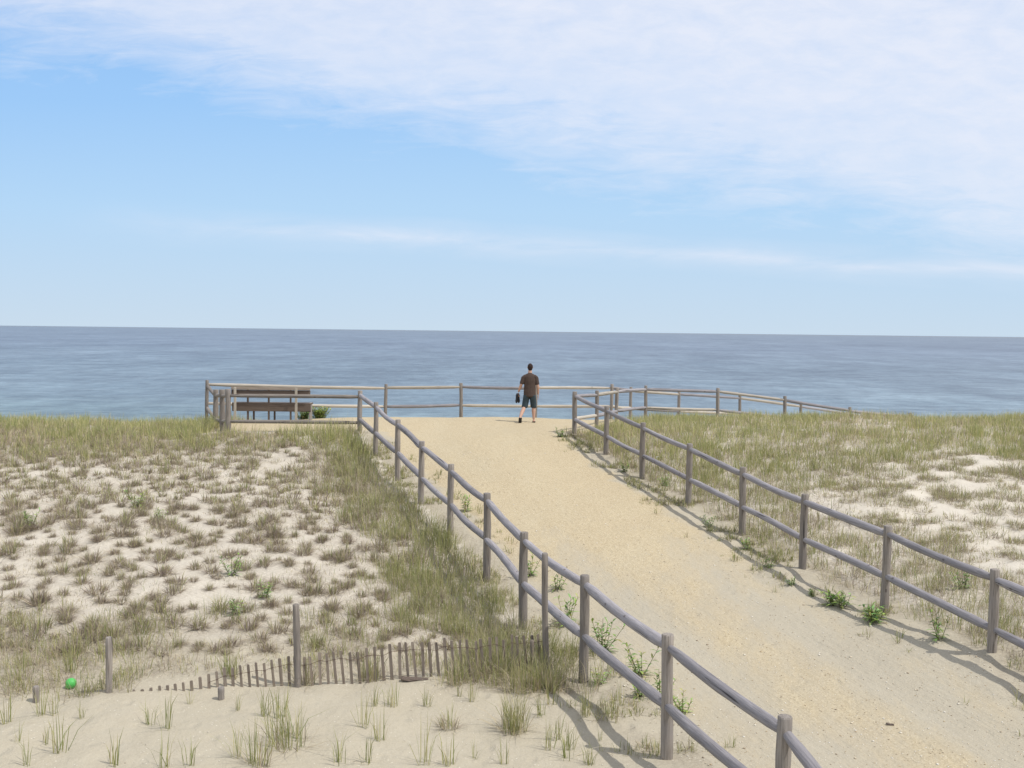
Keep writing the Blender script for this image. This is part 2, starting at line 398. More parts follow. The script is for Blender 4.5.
# vegetation zones, used for the litter on the sand and for planting
def zones(x, y):
    """returns density of tall grass 0-1, planted-clump factor, greenness, height"""
    x = np.asarray(x, float); y = np.asarray(y, float)
    lf = Lx(y) - x            # metres left of the left rail fence
    rf = x - Rx(y)            # metres right of the right rail fence
    nz = fbm(x * .8, y * .8, 60); nl = fbm(x * .3, y * .3, 70, 2); nf = fbm(x * 2.2, y * 2.2, 66)
    left = (lf > -.5) & (y > np.where(x < -4.6, 12.9, 13.3))
    # strip of tall grass beside the left fence
    wstrip = np.interp(y, [13.5, 16, 20, 25, 30], [1.3, 1.55, 1.6, 1.6, 1.7]) + (nz - .5) * 1.8
    off = np.interp(y, [13, 15, 17, 20, 25, 28, 30], [-.45, -.40, -.25, -.05, .2, .05, .0])
    strip = sst(off, off + .35, lf) * sst(-wstrip - .7, -wstrip + .2, -lf) * (y < 31)
    crest = sst(25.0, 28.5, y + (nz - .5) * 5) * np.where(lf > 0.1, 1, 0)
    foot = sst(-16.4, -15.2, -y + (nz - .5) * 1.5) * sst(.34, .52, nz * .5 + nl * .5 + (x < -8) * .06) * (y > np.where(x < -4.6, 13.0 + (nf - .5) * .8, 13.75))
    dl = np.where(left, np.maximum(np.maximum(strip, crest), foot * .8), 0)
    # nothing tall on the landing
    onplat = (x > -8.4) & (y > 29.2) & (x < 3.2)
    dl = np.where(onplat | (y > 35), np.where((x < -8.4) & (y < 37), dl, 0), dl)
    right = (rf > .05) & (y > 10) | ((x > 2.2) & (y > 29.6) & (y < 36) & (rf > -9))
    edge = sst(.05, .4, rf) * sst(-3.6, -1.8, -rf + (nz - .5) * 2.2)
    rcrest = sst(np.interp(x, [5, 10], [19.0, 24.0]), np.interp(x, [5, 10], [25, 28.0]), y + (nz - .5) * 7)
    low = sst(-14.8, -12.5, -y - rf * .25) * sst(.35, .55, nz)
    patch = sst(.44, .58, nz) * .75
    sandy = sst(6.6, 8.8, x) * sst(15, 16.5, y) * sst(-26.5, -24, -y)
    dr = np.maximum(np.maximum(edge * .85, rcrest), np.maximum(low * .8, patch * (1 - .75 * sandy)))
    # the right landing fence stands in grass as well
    inx = (x > np.interp(y, [29.6, 34, 36], [2.0, 3.5, 4.6]) + .15)
    dr = np.where(y > 29.6, np.where(inx & (y < 38.5), np.maximum(dr, .8), 0), dr)
    dr = np.where((x < 4.5) & (y > 29.6) & ~inx, 0, dr)
    acc = (y > 36.0) & (y < 41) & (y > 0)
    d = np.where(left, dl * np.where((lf < 0) & (nf < .5), 0, 1), np.where(right & ((rf > .05) | inx), dr, 0)) * sst(.25, .5, nf + .08)
    return d, strip, edge, crest, rcrest, onplat
D_, ST_, ED_, CR_, RC_, ON_ = zones(GX, GY)
lfg = Lx(GY) - GX
planted = ((lfg > .4) & (GY > 14.6) & (GY < 30.5)) * 1.0
litter = np.clip(D_ * .75 + planted * .60 * fbm(GX * 1.5, GY * 1.5, 80), 0, 1)
verge = np.exp(-(np.abs(lfg + .15) / .6) ** 2) + np.exp(-(np.abs(GX - Rx(GY) + .2) / .6) ** 2)
litter = np.maximum(litter, np.clip(verge * .5 * sst(.40, .60, fbm(GX * 2.5, GY * 2.5, 83)) * (GY < 31) * (GY > 11), 0, 1))
litter = np.where(PM > .4, 0, litter)
blown = ((lfg > 0) * sst(14.2, 16, GY) + (GX > Rx(GY) + .4)) * (GY < 60) * 1.0
nxv, nyv = len(gx), len(gy)
V = np.stack([GX.ravel(), GY.ravel(), GZ.ravel()], 1)
idx = np.arange(nxv * nyv).reshape(nyv, nxv)
Q = np.stack([idx[:-1, :-1], idx[:-1, 1:], idx[1:, 1:], idx[1:, :-1]], -1).reshape(-1, 4)
me = np_mesh('ground', V, Q.ravel(), np.full(len(Q), 4), {'litter': litter.ravel(), 'blown': blown.ravel()})
g = mesh_obj('ground', me, m_sand, smooth=True); tag(g, kind='structure')
# the path: a sheet a few millimetres over the sand on the same vertices
UU = (GX - Lx(GY)) / np.maximum(Rx(GY) - Lx(GY), .1)
near = sst(-24, -15, -GY)
strk = .32 + .26 * np.exp(-((UU - .50) / .15) ** 2) + .22 * np.exp(-((UU - .12) / .06) ** 2) - .25 * np.exp(-((UU - .34) / .06) ** 2) - .25 * np.exp(-((UU - .70) / .07) ** 2)
GM = PM * (1 - near + near * strk)
lm = (np.asarray(PM) > .004)
widen = (GX > Lx(GY) + .05) & (GX < Rx(GY) - .05) & (GY < 30) & (GY > 3)
keepv = (lm | widen) & (GY > 3) & (GY < 39)
kf = keepv[:-1, :-1] & keepv[:-1, 1:] & keepv[1:, 1:] & keepv[1:, :-1]
Qp = Q[kf.ravel()]
used, inv = np.unique(Qp.ravel(), return_inverse=True)
Vp = V[used].copy(); Vp[:, 2] += -.008 + .013 * sst(0, .2, PM.ravel()[used])
me = np_mesh('path', Vp, inv, np.full(len(Qp), 4), {'gravel': GM.ravel()[used]})
pth = mesh_obj('path', me, m_path, smooth=True); tag(pth, kind='structure')

# ------------------------------------------------------------------ sea
m_sea, nt, bs = newmat('sea water')
geo = nt.nodes.new('ShaderNodeNewGeometry').outputs['Position']
sep = nt.nodes.new('ShaderNodeSeparateXYZ'); L(nt, geo, sep.inputs[0])
yy = mth(nt, 'ADD', sep.outputs[1], mth(nt, 'MULTIPLY', sep.outputs[0], .12))
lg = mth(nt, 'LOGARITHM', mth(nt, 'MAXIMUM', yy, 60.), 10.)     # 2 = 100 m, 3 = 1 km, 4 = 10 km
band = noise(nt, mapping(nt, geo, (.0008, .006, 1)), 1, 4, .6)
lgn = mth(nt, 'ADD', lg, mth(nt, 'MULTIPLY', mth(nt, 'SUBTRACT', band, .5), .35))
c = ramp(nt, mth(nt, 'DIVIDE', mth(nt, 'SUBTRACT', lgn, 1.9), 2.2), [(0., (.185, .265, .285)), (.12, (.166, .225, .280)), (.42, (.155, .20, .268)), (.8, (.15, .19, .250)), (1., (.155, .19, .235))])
chop = noise(nt, mapping(nt, geo, (.35, 1.0, 1)), .9, 4, .65)
chop2 = noise(nt, mapping(nt, geo, (.04, .22, 1)), 1, 5, .7)
fch = noise(nt, mapping(nt, geo, (.010, .0045, 1)), 1, 12, .86)
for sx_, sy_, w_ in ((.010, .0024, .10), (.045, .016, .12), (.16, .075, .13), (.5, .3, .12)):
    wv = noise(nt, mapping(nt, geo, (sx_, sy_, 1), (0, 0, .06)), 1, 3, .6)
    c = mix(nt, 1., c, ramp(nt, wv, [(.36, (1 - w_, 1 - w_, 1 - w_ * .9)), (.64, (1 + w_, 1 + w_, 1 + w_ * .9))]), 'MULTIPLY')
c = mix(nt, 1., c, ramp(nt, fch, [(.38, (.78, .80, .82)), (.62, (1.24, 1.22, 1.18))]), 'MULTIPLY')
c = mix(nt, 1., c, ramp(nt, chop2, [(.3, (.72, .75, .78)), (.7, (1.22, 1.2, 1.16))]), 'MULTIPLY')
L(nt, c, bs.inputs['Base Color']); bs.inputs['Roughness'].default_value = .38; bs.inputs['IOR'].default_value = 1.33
bs.inputs['Specular IOR Level'].default_value = .28
b1 = bump(nt, chop, 1., .35); L(nt, bump(nt, chop2, 1., 1.2, b1), bs.inputs['Normal'])
xs = axis(-600, 600, 60, -90000, 90000); ys = axis(96, 500, 40, 90, 90000)
X_, Y_ = np.meshgrid(xs, ys); nn = len(xs); mm = len(ys); ii = np.arange(nn * mm).reshape(mm, nn)
Qs = np.stack([ii[:-1, :-1], ii[:-1, 1:], ii[1:, 1:], ii[1:, :-1]], -1).reshape(-1, 4)
me = np_mesh('sea', np.stack([X_.ravel(), Y_.ravel(), np.full(nn * mm, SEA)], 1), Qs.ravel(), np.full(len(Qs), 4))
tag(mesh_obj('sea', me, m_sea), kind='structure')

# ------------------------------------------------------------------ rail fences
fence('rail_fence', 'long two-rail round log fence down the left side of the path', LP, LP, (.13, .78), .064, .060, seed=2)
fence('rail_fence', 'two-rail round log fence down the right side of the path, grass behind it', RP, RP, (.13, .76), .064, .056, seed=3)
fence('rail_fence', 'bleached two-rail fence along the sea edge of the landing, behind the walking man', BP, BP, (.13, .74), .056, .050, seed=4, sag=(-.01, .02), rmats=[m_bleach, m_bleach, m_rail])
fence('rail_fence', 'short two-rail fence closing the left side of the landing in front of the bench', FRONT,
      [LP[-1], FRONT[0], FRONT[1], FRONT[2], BP[0]], (.17, .88), .075, .055, seed=5, sag=(-.01, .01), rmats=[m_post])
fence('rail_fence', 'nearer of the two rail fences leading right and down from the landing to the beach', NEARP, [RP[-1]] + NEARP, (.13, .74), .056, .052, seed=6, sag=(-.01, .02), rmats=[m_rail, m_bleach, m_rail])
fence('rail_fence', 'farther of the two rail fences leading right and down from the landing to the beach', FARP, [BP[-1]] + FARP, (.13, .74), .056, .05, seed=8, sag=(-.01, .02), rmats=[m_rail, m_bleach])

# ------------------------------------------------------------------ box helper
def box_bm(bm, c, s, rot=None, bev=.004):
    r_ = bmesh.ops.create_cube(bm, size=1)
    vs = r_['verts']; bmesh.ops.scale(bm, vec=s, verts=vs)
    es = list({e for v_ in vs for e in v_.link_edges})
    if bev:
        b_ = bmesh.ops.bevel(bm, geom=es, offset=bev, segments=1, affect='EDGES'); vs = list({v_ for f in b_['faces'] for v_ in f.verts} | {v_ for v_ in vs if v_.is_valid})
    if rot: bmesh.ops.rotate(bm, cent=(0, 0, 0), matrix=rot, verts=vs)
    bmesh.ops.translate(bm, vec=c, verts=vs)
def bm_obj(name, bm, mat, parent=None, smooth=False, loc=None):
    me = bpy.data.meshes.new(name); bm.to_mesh(me); bm.free()
    return mesh_obj(name, me, mat, parent, smooth, loc)

# ------------------------------------------------------------------ slat (snow) fence
sfL = hit(297, 686); sroot = empty('slat_fence', sfL)
tag(sroot, 'low wire-bound fence of thin wooden slats half buried in sand', 'fence')
rd = random.Random(33)
# line of the fence: pixel foot and visible slat height (px)
fx = [(134, 692, 1), (175, 692, 7), (215, 690, 16), (250, 688, 24), (290, 686, 30), (345, 684, 34), (400, 680, 36), (450, 677, 38), (500, 674, 36), (548, 668, 34)]
pts = [(hit(a, b), c_) for a, b, c_ in fx]
acc_ = [0]
for i in range(len(pts) - 1): acc_.append(acc_[-1] + (pts[i + 1][0] - pts[i][0]).length)
s_ = 0; slat_tops = []
while s_ < acc_[-1]:
    k = min(max(np.searchsorted(acc_, s_) - 1, 0), len(pts) - 2); t = (s_ - acc_[k]) / (acc_[k + 1] - acc_[k])
    p = pts[k][0].lerp(pts[k + 1][0], t); hp = pts[k][1] * (1 - t) + pts[k + 1][1] * t
    gz = h1(p.x, p.y); hh = max(.015, hp * p.y / F * rd.uniform(.93, 1.05))
    hh = max(.02, hh)
    lean = rd.gauss(-.075, .024); ly_ = rd.gauss(0.03, .04)
    w = rd.uniform(.032, .042)
    bm = bmesh.new(); Ls = hh + .25
    vs = []
    for zz, ww in ((0, w), (Ls * .5, w * rd.uniform(.92, 1.05)), (Ls - .012, w * .96), (Ls, w * .72)):
        vs.append([bm.verts.new((sx * ww / 2, sy * .0055, zz + (rd.uniform(-.006, .006) if zz == Ls else 0))) for sx, sy in ((-1, -1), (1, -1), (1, 1), (-1, 1))])
    for a_, b_ in zip(vs[:-1], vs[1:]):
        for j in range(4): bm.faces.new((a_[j], a_[(j + 1) % 4], b_[(j + 1) % 4], b_[j]))
    bm.faces.new(vs[-1]); bm.faces.new(vs[0][::-1])
    me = bpy.data.meshes.new('slat'); bm.to_mesh(me); bm.free()
    q = Euler((ly_, lean, rd.uniform(-.25, .25))).to_quaternion()
    base = Vector((p.x, p.y, gz)) - q @ Vector((0, 0, .25))
    mesh_obj('slat', me, m_lath, sroot, loc=base - sfL, rot=q)
    slat_tops.append((base + q @ Vector((0, 0, .25 + hh - .10)), hh, p))
    s_ += .098 + rd.uniform(-.006, .008)
# binding wire
bm = bmesh.new()
for off in (0,):
    run = [t_ for t_ in slat_tops if t_[1] > .16]
    prev = None
    for p_, hh, gp in run:
        c_ = p_ - sfL + Vector((0, -.009, 0))
        ring = [bm.verts.new(c_ + Vector((0, math.cos(a) * .0035, math.sin(a) * .0035))) for a in (0, 2.09, 4.19)]
        if prev:
            for j in range(3): bm.faces.new((prev[j], prev[(j + 1) % 3], ring[(j + 1) % 3], ring[j]))
        prev = ring
m_wire = plain('rusty wire', (.14, .09, .07), .7)
bm_obj('wire', bm, m_wire, sroot)

# loose round posts around the slat fence
def lone_post(px, pt, pb, r, label, seed, lean=0, mat=m_post):
    b = hit(px, pb); top = at(px + lean, pt, b.y)
    d = top - b; q = d.normalized().to_track_quat('Z', 'Y')
    me = log_mesh('wooden_post', d.length + .35, r, r * .94, (0, 0), seed, .008)
    o = mesh_obj('wooden_post', me, mat, loc=b - d.normalized() * .35, rot=q); tag(o, label, 'post'); return o
lone_post(298, 604, 687, .045, 'tall weathered round post standing among the slats of the low slat fence', 51, lean=-2)
lone_post(109, 637, 693, .043, 'knee-high round post alone in sand beyond the left end of the slats', 52)
lone_post(221, 687, 700, .042, 'short stub of a post in sand in front of the low slats', 53)
lone_post(36, 686, 702, .040, 'short stub of a post in sand left of the green ball', 54)
b = hit(546, 672); 
top = at(544.5, 553, b.y - .15); d = top - b; q = d.normalized().to_track_quat('Z', 'Y')
o = mesh_obj('wooden_post', log_mesh('wooden_post', d.length + .3, .043, .04, (0, 0), 55, .008), m_post, loc=b - d.normalized() * .3, rot=q)
tag(o, 'thin tall post at the right end of the slat fence, touching the path fence rails', 'post')
o = lone_post(532, 640, 672, .028, 'small dark stake in tall grass at the right end of the slat fence', 56, mat=m_lath)

# ------------------------------------------------------------------ bench
Lb = Vector((at(271, 419, 33.0).x, 33.0, 0)); Lb.z = h1(Lb.x, Lb.y)
br = empty('bench', Lb); tag(br, 'long brown wooden bench facing the sea inside the fenced landing', 'bench')
hw = 39.5 / F * 33
def bpart(name, c_, s_, mat=m_bench, rx_=0, parent=br):
    bm = bmesh.new(); box_bm(bm, (0, 0, 0), (s_[0], s_[1], s_[2]), None, .006)
    # boards run along local Z for the grain: swap axes
    me = bpy.data.meshes.new(name); bm.to_mesh(me); bm.free()
    q = (Euler((rx_, 0, 0)).to_quaternion() @ Euler((0, math.radians(90), 0)).to_quaternion())
    return mesh_obj(name, me, mat, parent, loc=c_, rot=q)
# boards: mesh x = height (world z after turn), y = thickness, z = length
tilt = math.radians(-10)
bpart('back_board', (0, -.045, 1.015), (.085, .045, 2 * hw), m_lath, tilt)
bpart('back_board', (0, -.02, .885), (.155, .045, 2 * hw), m_bench, tilt)
bpart('seat_board', (0, .06, .44), (.26, .045, 2 * hw), m_bench, 0)
for k in range(3): bpart('seat_board', (0, .14 + .135 * k, .55), (.04, .125, 2 * hw), m_bench, 0)
for px in (247, 268, 290):
    x = (px - 271) / F * 33
    for dy, z1, rz in ((.085, .97, -.10), (.22, .56, 0)):
        for dx in ((-.0,) if dy < .1 else (.15,)):
            bm = bmesh.new(); box_bm(bm, (0, 0, z1 / 2 - .15), (.045, .09, z1 + .3), None, .005)
            o = mesh_obj('leg', bpy.data.meshes.new('leg'), m_bench, br, loc=(x + dx, dy + .02, 0)); bm.to_mesh(o.data); bm.free()
for px in (236, 297):
    x = (px - 271) / F * 33
    bm = bmesh.new(); box_bm(bm, (0, 0, .40), (.07, .06, 1.3), None, .005)
    o = mesh_obj('end_post', bpy.data.meshes.new('end_post'), m_bleach, br, loc=(x, -.13, 0)); bm.to_mesh(o.data); bm.free()
bm = bmesh.new(); box_bm(bm, (0, 0, .22), (.045, .30, .72), None, .005)
o = mesh_obj('end_panel', bpy.data.meshes.new('end_panel'), m_post, br, loc=(hw - .03, .2, 0)); bm.to_mesh(o.data); bm.free()

# ------------------------------------------------------------------ grass
GREEN = np.array([(.30, .32, .125), (.39, .385, .16), (.23, .265, .10), (.45, .425, .195)])
STRAW = np.array([(.52, .45, .29), (.45, .375, .25), (.60, .53, .37)])
MAUVE = np.array([(.325, .265, .22), (.40, .335, .28), (.26, .205, .17), (.36, .305, .235)])
def blades(tx, ty, tz, hgt, rad, nb, wid, green, mauve, spread, rs):
    """arrays per tuft -> big arrays of blades; green, mauve: fractions"""
    rep = np.repeat(np.arange(len(tx)), nb); m = len(rep)
    a = rs.uniform(0, 2 * np.pi, m); rr = np.sqrt(rs.uniform(0, 1, m)) * rad[rep]
    bx = tx[rep] + rr * np.cos(a); by = ty[rep] + rr * np.sin(a)
    bz = tz[rep] - .02
    h = hgt[rep] * rs.uniform(.5, 1.12, m)
    u = rs.uniform(0, 1, m)
    isg = u < green[rep]; ism = (~isg) & (u < green[rep] + mauve[rep])
    h = np.where(isg, h, np.where(ism, h * .78, h * .85))
    la = a + rs.normal(0, .9, m); lean = np.abs(rs.normal(0, 1, m)) * spread[rep] * np.where(isg, .65, np.where(ism, 1.7, 1.2))
    hf = (~isg) & (rs.uniform(0, 1, m) < .36)      # fallen thatch
    lean = np.where(hf, rs.uniform(.9, 1.45, m), np.minimum(lean, 1.35))
    dx = np.cos(la) * np.sin(lean); dy = np.sin(la) * np.sin(lean); dz = np.cos(lean)
    curl = rs.uniform(.1, .9, m)
    w = wid[rep] * rs.uniform(.7, 1.25, m)
    wa = rs.uniform(0, np.pi, m); wx = np.cos(wa) * w / 2; wy = np.sin(wa) * w / 2
    m1 = .5 * h
    kb = np.where(lean > .9, 1., .75); mx = bx + dx * m1 * kb; my = by + dy * m1 * kb; mz = bz + np.where(lean > .9, dz + .12, (1 + dz) / 2) * m1
    ex = mx + dx * m1 * (1 + curl); ey = my + dy * m1 * (1 + curl); ez = mz + m1 * dz * (1 - curl * .55)
    Vv = np.empty((m, 5, 3))
    Vv[:, 0] = np.stack([bx - wx, by - wy, bz], 1); Vv[:, 1] = np.stack([bx + wx, by + wy, bz], 1)
    Vv[:, 2] = np.stack([mx + wx * .85, my + wy * .85, mz], 1); Vv[:, 3] = np.stack([mx - wx * .85, my - wy * .85, mz], 1)
    Vv[:, 4] = np.stack([ex, ey, ez], 1)
    col = np.where(isg[:, None], GREEN[rs.integers(0, 4, m)], np.where(ism[:, None], MAUVE[rs.integers(0, 4, m)], STRAW[rs.integers(0, 3, m)]))
    col = col * rs.uniform(.8, 1.22, m)[:, None] * (1 + .22 * sst(25, 29, by) * sst(.3, .45, hgt[rep] * 1.2))[:, None]
    C5 = np.repeat(col[:, None, :], 5, 1)
    C5[:, 4] = C5[:, 4] * .6 + STRAW[0] * .4
    i0 = np.arange(m)[:, None] * 5
    quad = i0 + np.array([0, 1, 2, 3]); tri = i0 + np.array([3, 2, 4])
    fl_ = np.concatenate([quad, tri], 1)
    return Vv.reshape(-1, 3), fl_.ravel(), np.tile([4, 3], m), C5.reshape(-1, 3)
def grass_mesh(name, *a):
    V_, F_, T_, C_ = blades(*a); return np_mesh(name, V_, F_, T_, cols={'tint': C_})
def one_tuft(name, h, rad, nb, wid, green, mauve, spread, rs):
    f = lambda v_: np.array([v_], float)
    me = grass_mesh(name, f(0), f(0), f(0), f(h), f(rad), np.array([nb]), f(wid), f(green), f(mauve), f(spread), rs)
    me.materials.append(m_grass); return me

# tall grass: candidates thrown on the ground, kept by zone density
def scatter(x0, x1, y0, y1, per, rs):
    nC = int((x1 - x0) * (y1 - y0) * per)
    x = rs.uniform(x0, x1, nC); y = rs.uniform(y0, y1, nC)
    return x, y
rs = np.random.default_rng(5)
def make_field(name, label, x0, x1, y0, y1, per, side):
    x, y = scatter(x0, x1, y0, y1, per, rs)
    d, st_, ed_, cr_, rc_, on_ = zones(x, y)
    k = rs.uniform(0, 1, len(x)) < d
    x, y, st_, ed_, cr_, rc_ = [q_[k] for q_ in (x, y, st_, ed_, cr_, rc_)]
    z = ht(x, y)
    m = len(x); vn = fbm(x * .9, y * .9, 90)
    if side == 'L':
        h = .31 + .16 * st_ + .10 * cr_ ; gr_ = .34 + .20 * st_ + 1.3 * (vn - .5) + .16 * cr_
        mv = .34 - .10 * st_ - .9 * (vn - .5) - .14 * cr_
    else:
        h = .27 + .06 * ed_ + .08 * rc_; gr_ = .34 + .18 * rc_ + 1.0 * (vn - .5); mv = .34 - .16 * rc_ + .06 * ed_ - .8 * (vn - .5)
    h = h * rs.uniform(.7, 1.3, m)
    nb = np.where(y < 18, 26, np.where(y < 25, 20, 16))
    wid = np.where(y < 18, .006, np.where(y < 25, .008, .0105))
    me = grass_mesh(name, x, y, z, h, np.full(m, .15), nb, wid, np.clip(gr_, .15, .85), np.clip(mv, .05, .6), np.full(m, .55), rs)
    me.materials.append(m_grass); o = mesh_obj(name, me, None)
    tag(o, label, 'grass', kind='stuff'); return len(x)
nA = make_field('dune_grass', 'tall dense beach grass along the left fence and over the left dune crest', -19, 3, 12.9, 37.5, 34, 'L')
nB = make_field('dune_grass', 'dense yellow green beach grass covering the dune right of the path', 2, 23, 10, 39, 30, 'R')
tx_ = rs.uniform(-19, 22, 40000); ty_ = rs.uniform(13.6, 31, 40000)
sr_ = sst(7, 9, tx_) * sst(16, 17.5, ty_)
tk = (rs.uniform(0, 1, 40000) > sr_ * .75) & (((Lx(ty_) - tx_) > .4) | ((tx_ - Rx(ty_)) > .2)) & (fbm(tx_ * 1.4, ty_ * 1.4, 97) > .47) & ~((tx_ > -8.5) & (tx_ < 3) & (ty_ > 29))
tx_, ty_ = tx_[tk], ty_[tk]; m = len(tx_); tz_ = ht(tx_, ty_)
me = grass_mesh('fallen_straw', tx_, ty_, tz_ + .018, rs.uniform(.07, .20, m), np.full(m, .12), np.full(m, 7), np.where(ty_ < 20, .006, .009), rs.uniform(.0, .25, m), rs.uniform(.3, .8, m), np.full(m, 1.1), rs)
me.materials.append(m_grass); tag(mesh_obj('fallen_straw', me, None), 'dead straw and short shoots strewn between the grass clumps on both dunes', 'straw', kind='stuff')
vy = 10 + rs.uniform(0, 1, 5200) * 20; sd2 = rs.uniform(0, 1, 5200) < .5
vx = np.where(sd2, Lx(vy) - rs.normal(-.12, .38, 5200), Rx(vy) - rs.normal(.22, .36, 5200))
vk = (fbm(vx * 1.8, vy * 1.8, 93) > np.where(sd2, .53, .60)) & ~(sd2 & (vy > 28.5))
vx, vy = vx[vk], vy[vk]; m = len(vx); vz = ht(vx, vy)
me = grass_mesh('verge_plants', vx, vy, vz, rs.uniform(.06, .26, m), rs.uniform(.02, .08, m), np.full(m, 11), np.where(vy < 18, .007, .010), rs.uniform(.15, .75, m), rs.uniform(.1, .5, m), np.full(m, .7), rs)
me.materials.append(m_grass); tag(mesh_obj('verge_plants', me, None), 'low scrappy grass and dead stalks along the feet of the path fences', 'grass', kind='stuff')
print('FIELD', nA, nB, m)

# planted clumps on the left dune: rows half a metre apart, the nearest 300 in view are objects of their own
proto = []
for i in range(12):
    r2 = np.random.default_rng(100 + i)
    proto.append(one_tuft('planted_grass_clump', r2.uniform(.25, .34), r2.uniform(.07, .11), 170, .0085, r2.uniform(.02, .17), .76, .66, r2))
pl = []
rr_ = np.random.default_rng(77)
for r_i, y in enumerate(np.arange(14.6, 31, .37)):
    for x in np.arange(-19, 0, .375):
        X = x + (.23 if r_i % 2 else 0) + rr_.normal(0, .12); Y = y + rr_.normal(0, .12) + x * .02
        lf = float(Lx(Y)) - X
        if lf < .9: continue
        if Y > 29 and X > -8.5: continue
        bare = fbm(np.array([X * .55]), np.array([Y * .8]), 15)[0]
        if bare < .20 or rr_.uniform() < .06: continue
        pl.append((X, Y, rr_.uniform(.55, 1.15) + (.35 if rr_.uniform() < .12 else 0), rr_.uniform(0, 6.28)))
pa = np.array(pl); pz = ht(pa[:, 0], pa[:, 1]); ppx, ppy = proj(pa[:, 0], pa[:, 1], pz)
inview = (ppx > 2) & (ppx < 1020) & (ppy < 764)
dz_ = zones(pa[:, 0], pa[:, 1])[0]
order = [i for i in np.argsort(pa[:, 1]) if inview[i] and dz_[i] < .5][:300]
oset = set(order)
for i in order:
    o = bpy.data.objects.new('planted_grass_clump', proto[i % 12]); COL.objects.link(o)
    o.location = (pa[i, 0], pa[i, 1], pz[i]); s = pa[i, 2] * .93 * (1 + .25 * float(sst(19, 25, pa[i, 1]))); o.scale = (s, s, s * random.uniform(.85, 1.15)); o.rotation_euler = (0, 0, pa[i, 3])
    tag(o, 'small brownish clump of beach grass planted in rows on the sandy left dune', 'grass clump', 'grass clumps planted in rows on the left dune')
rest = [i for i in range(len(pa)) if i not in oset]
q = np.array(rest); m = len(q)
me = grass_mesh('planted_grass', pa[q, 0], pa[q, 1], pz[q], .295 * pa[q, 2], .105 * pa[q, 2], np.full(m, 80), np.full(m, .011), rs.uniform(.05, .22, m), np.full(m, .74), np.full(m, .60), rs)
me.materials.append(m_grass); tag(mesh_obj('planted_grass', me, None), 'rows of small brownish grass clumps farther up the left dune', 'grass', kind='stuff')
print('PLANTED', len(pa), m)

# clumps on the sandy part of the right dune
cl = []
for _ in range(1300):
    X = rr_.uniform(4, 16); Y = rr_.uniform(13, 30); 
    if X < float(Rx(Y)) + .5: continue
    cl.append((X, Y))
ca = np.array(cl); cz = ht(ca[:, 0], ca[:, 1]); dd = zones(ca[:, 0], ca[:, 1])[0]
cn = fbm(ca[:, 0] * .9, ca[:, 1] * 1.3, 44)
kk = (dd < .5) & (cn > .33); ca = ca[kk]; cz = cz[kk]
cpx, cpy = proj(ca[:, 0], ca[:, 1], cz)
proto2 = []
for i in range(8):
    r2 = np.random.default_rng(300 + i)
    proto2.append(one_tuft('dune_grass_clump', r2.uniform(.22, .32), r2.uniform(.16, .34), 170, .0085, r2.uniform(.12, .30), .58, .85, r2))
cnt = 0
for i in range(len(ca)):
    if cpx[i] > 1040 or cnt >= 290: continue
    o = bpy.data.objects.new('dune_grass_clump', proto2[i % 8]); COL.objects.link(o); cnt += 1
    s = random.uniform(.5, 1.1); o.location = (ca[i, 0], ca[i, 1], cz[i]); o.scale = (s, s, s * random.uniform(.8, 1.1)); o.rotation_euler = (0, 0, random.uniform(0, 6.28))
    tag(o, 'low brown and green grass clump on a bare sandy patch of the right dune', 'grass clump', 'grass clumps on the sandy patches right of the path')
print('RIGHT CLUMPS', cnt)

# foreground tufts
fg = [(6, 723, 1.2), (41, 716, .9), (53, 716, .9), (82, 719, .6), (44, 745, .7), (60, 752, 1.2), (151, 725, .9), (167, 729, 1.2), (190, 704, .5), (237, 711, .6), (236, 757, .9),
      (280, 719, 1.2), (265, 717, .9), (111, 767, 1.2), (164, 768, .9), (188, 767, 1), (26, 766, .8), (363, 727, 1), (380, 740, 1.), (394, 707, .8), (388, 708, .7), (427, 707, .8),
      (460, 696, .6), (472, 702, .8), (339, 765, 1.1), (367, 763, 1.1), (424, 765, 1.1), (449, 765, 1.1), (475, 760, .5), (552, 705, 1.), (541, 716, .9), (555, 738, 1.1), (549, 750, .9),
      (567, 760, 1.1), (589, 765, .9), (586, 716, .9), (374, 705, .8), (584, 717, .7), (612, 722, 1.), (570, 750, .8), (591, 766, .8), (693, 752, .5), (732, 748, .5), (600, 742, .5), (18, 742, .6), (504, 765, .8), (622, 706, .7), (660, 690, .5)]
proto3 = []
for i in range(9):
    r2 = np.random.default_rng(500 + i)
    proto3.append(one_tuft('sparse_grass_tuft', r2.uniform(.42, .58), .06, int(r2.integers(12, 22)), .0075, .85, 0., .34, r2))
for i, (px, py, s) in enumerate(fg):
    p = hit(px, py); o = bpy.data.objects.new('sparse_grass_tuft', proto3[i % 9]); COL.objects.link(o)
    o.location = p; o.scale = (s, s, s * random.uniform(.85, 1.1)); o.rotation_euler = (0, 0, random.uniform(0, 6.28))
    tag(o, 'sparse tuft of a few thin green grass blades rising from bare foreground sand', 'grass tuft', 'thin grass tufts in the foreground sand')
def special(px, py, label, h, rad, nb, green, mauve, spread, seed, wid=.007):
    p = hit(px, py); me = one_tuft('grass_tuft', h, rad, nb, wid, green, mauve, spread, np.random.default_rng(seed))
    tag(mesh_obj('grass_tuft', me, None, loc=p), label, 'grass tuft')
special(514, 731, 'big bushy green and tan grass tuft in the sand in front of the slat fence', .60, .15, 190, .55, .1, .36, 1)
special(449, 728, 'small reddish brown dry grass tuft left of the big bushy tuft', .36, .10, 90, .25, .45, .5, 2)
special(289, 745, 'spreading green grass tuft with brown litter at its foot, below the tall lone post', .62, .22, 130, .6, .2, .38, 3)
special(259, 765, 'green grass tuft at the bottom edge left of the spreading tuft', .58, .12, 70, .7, .1, .35, 4)
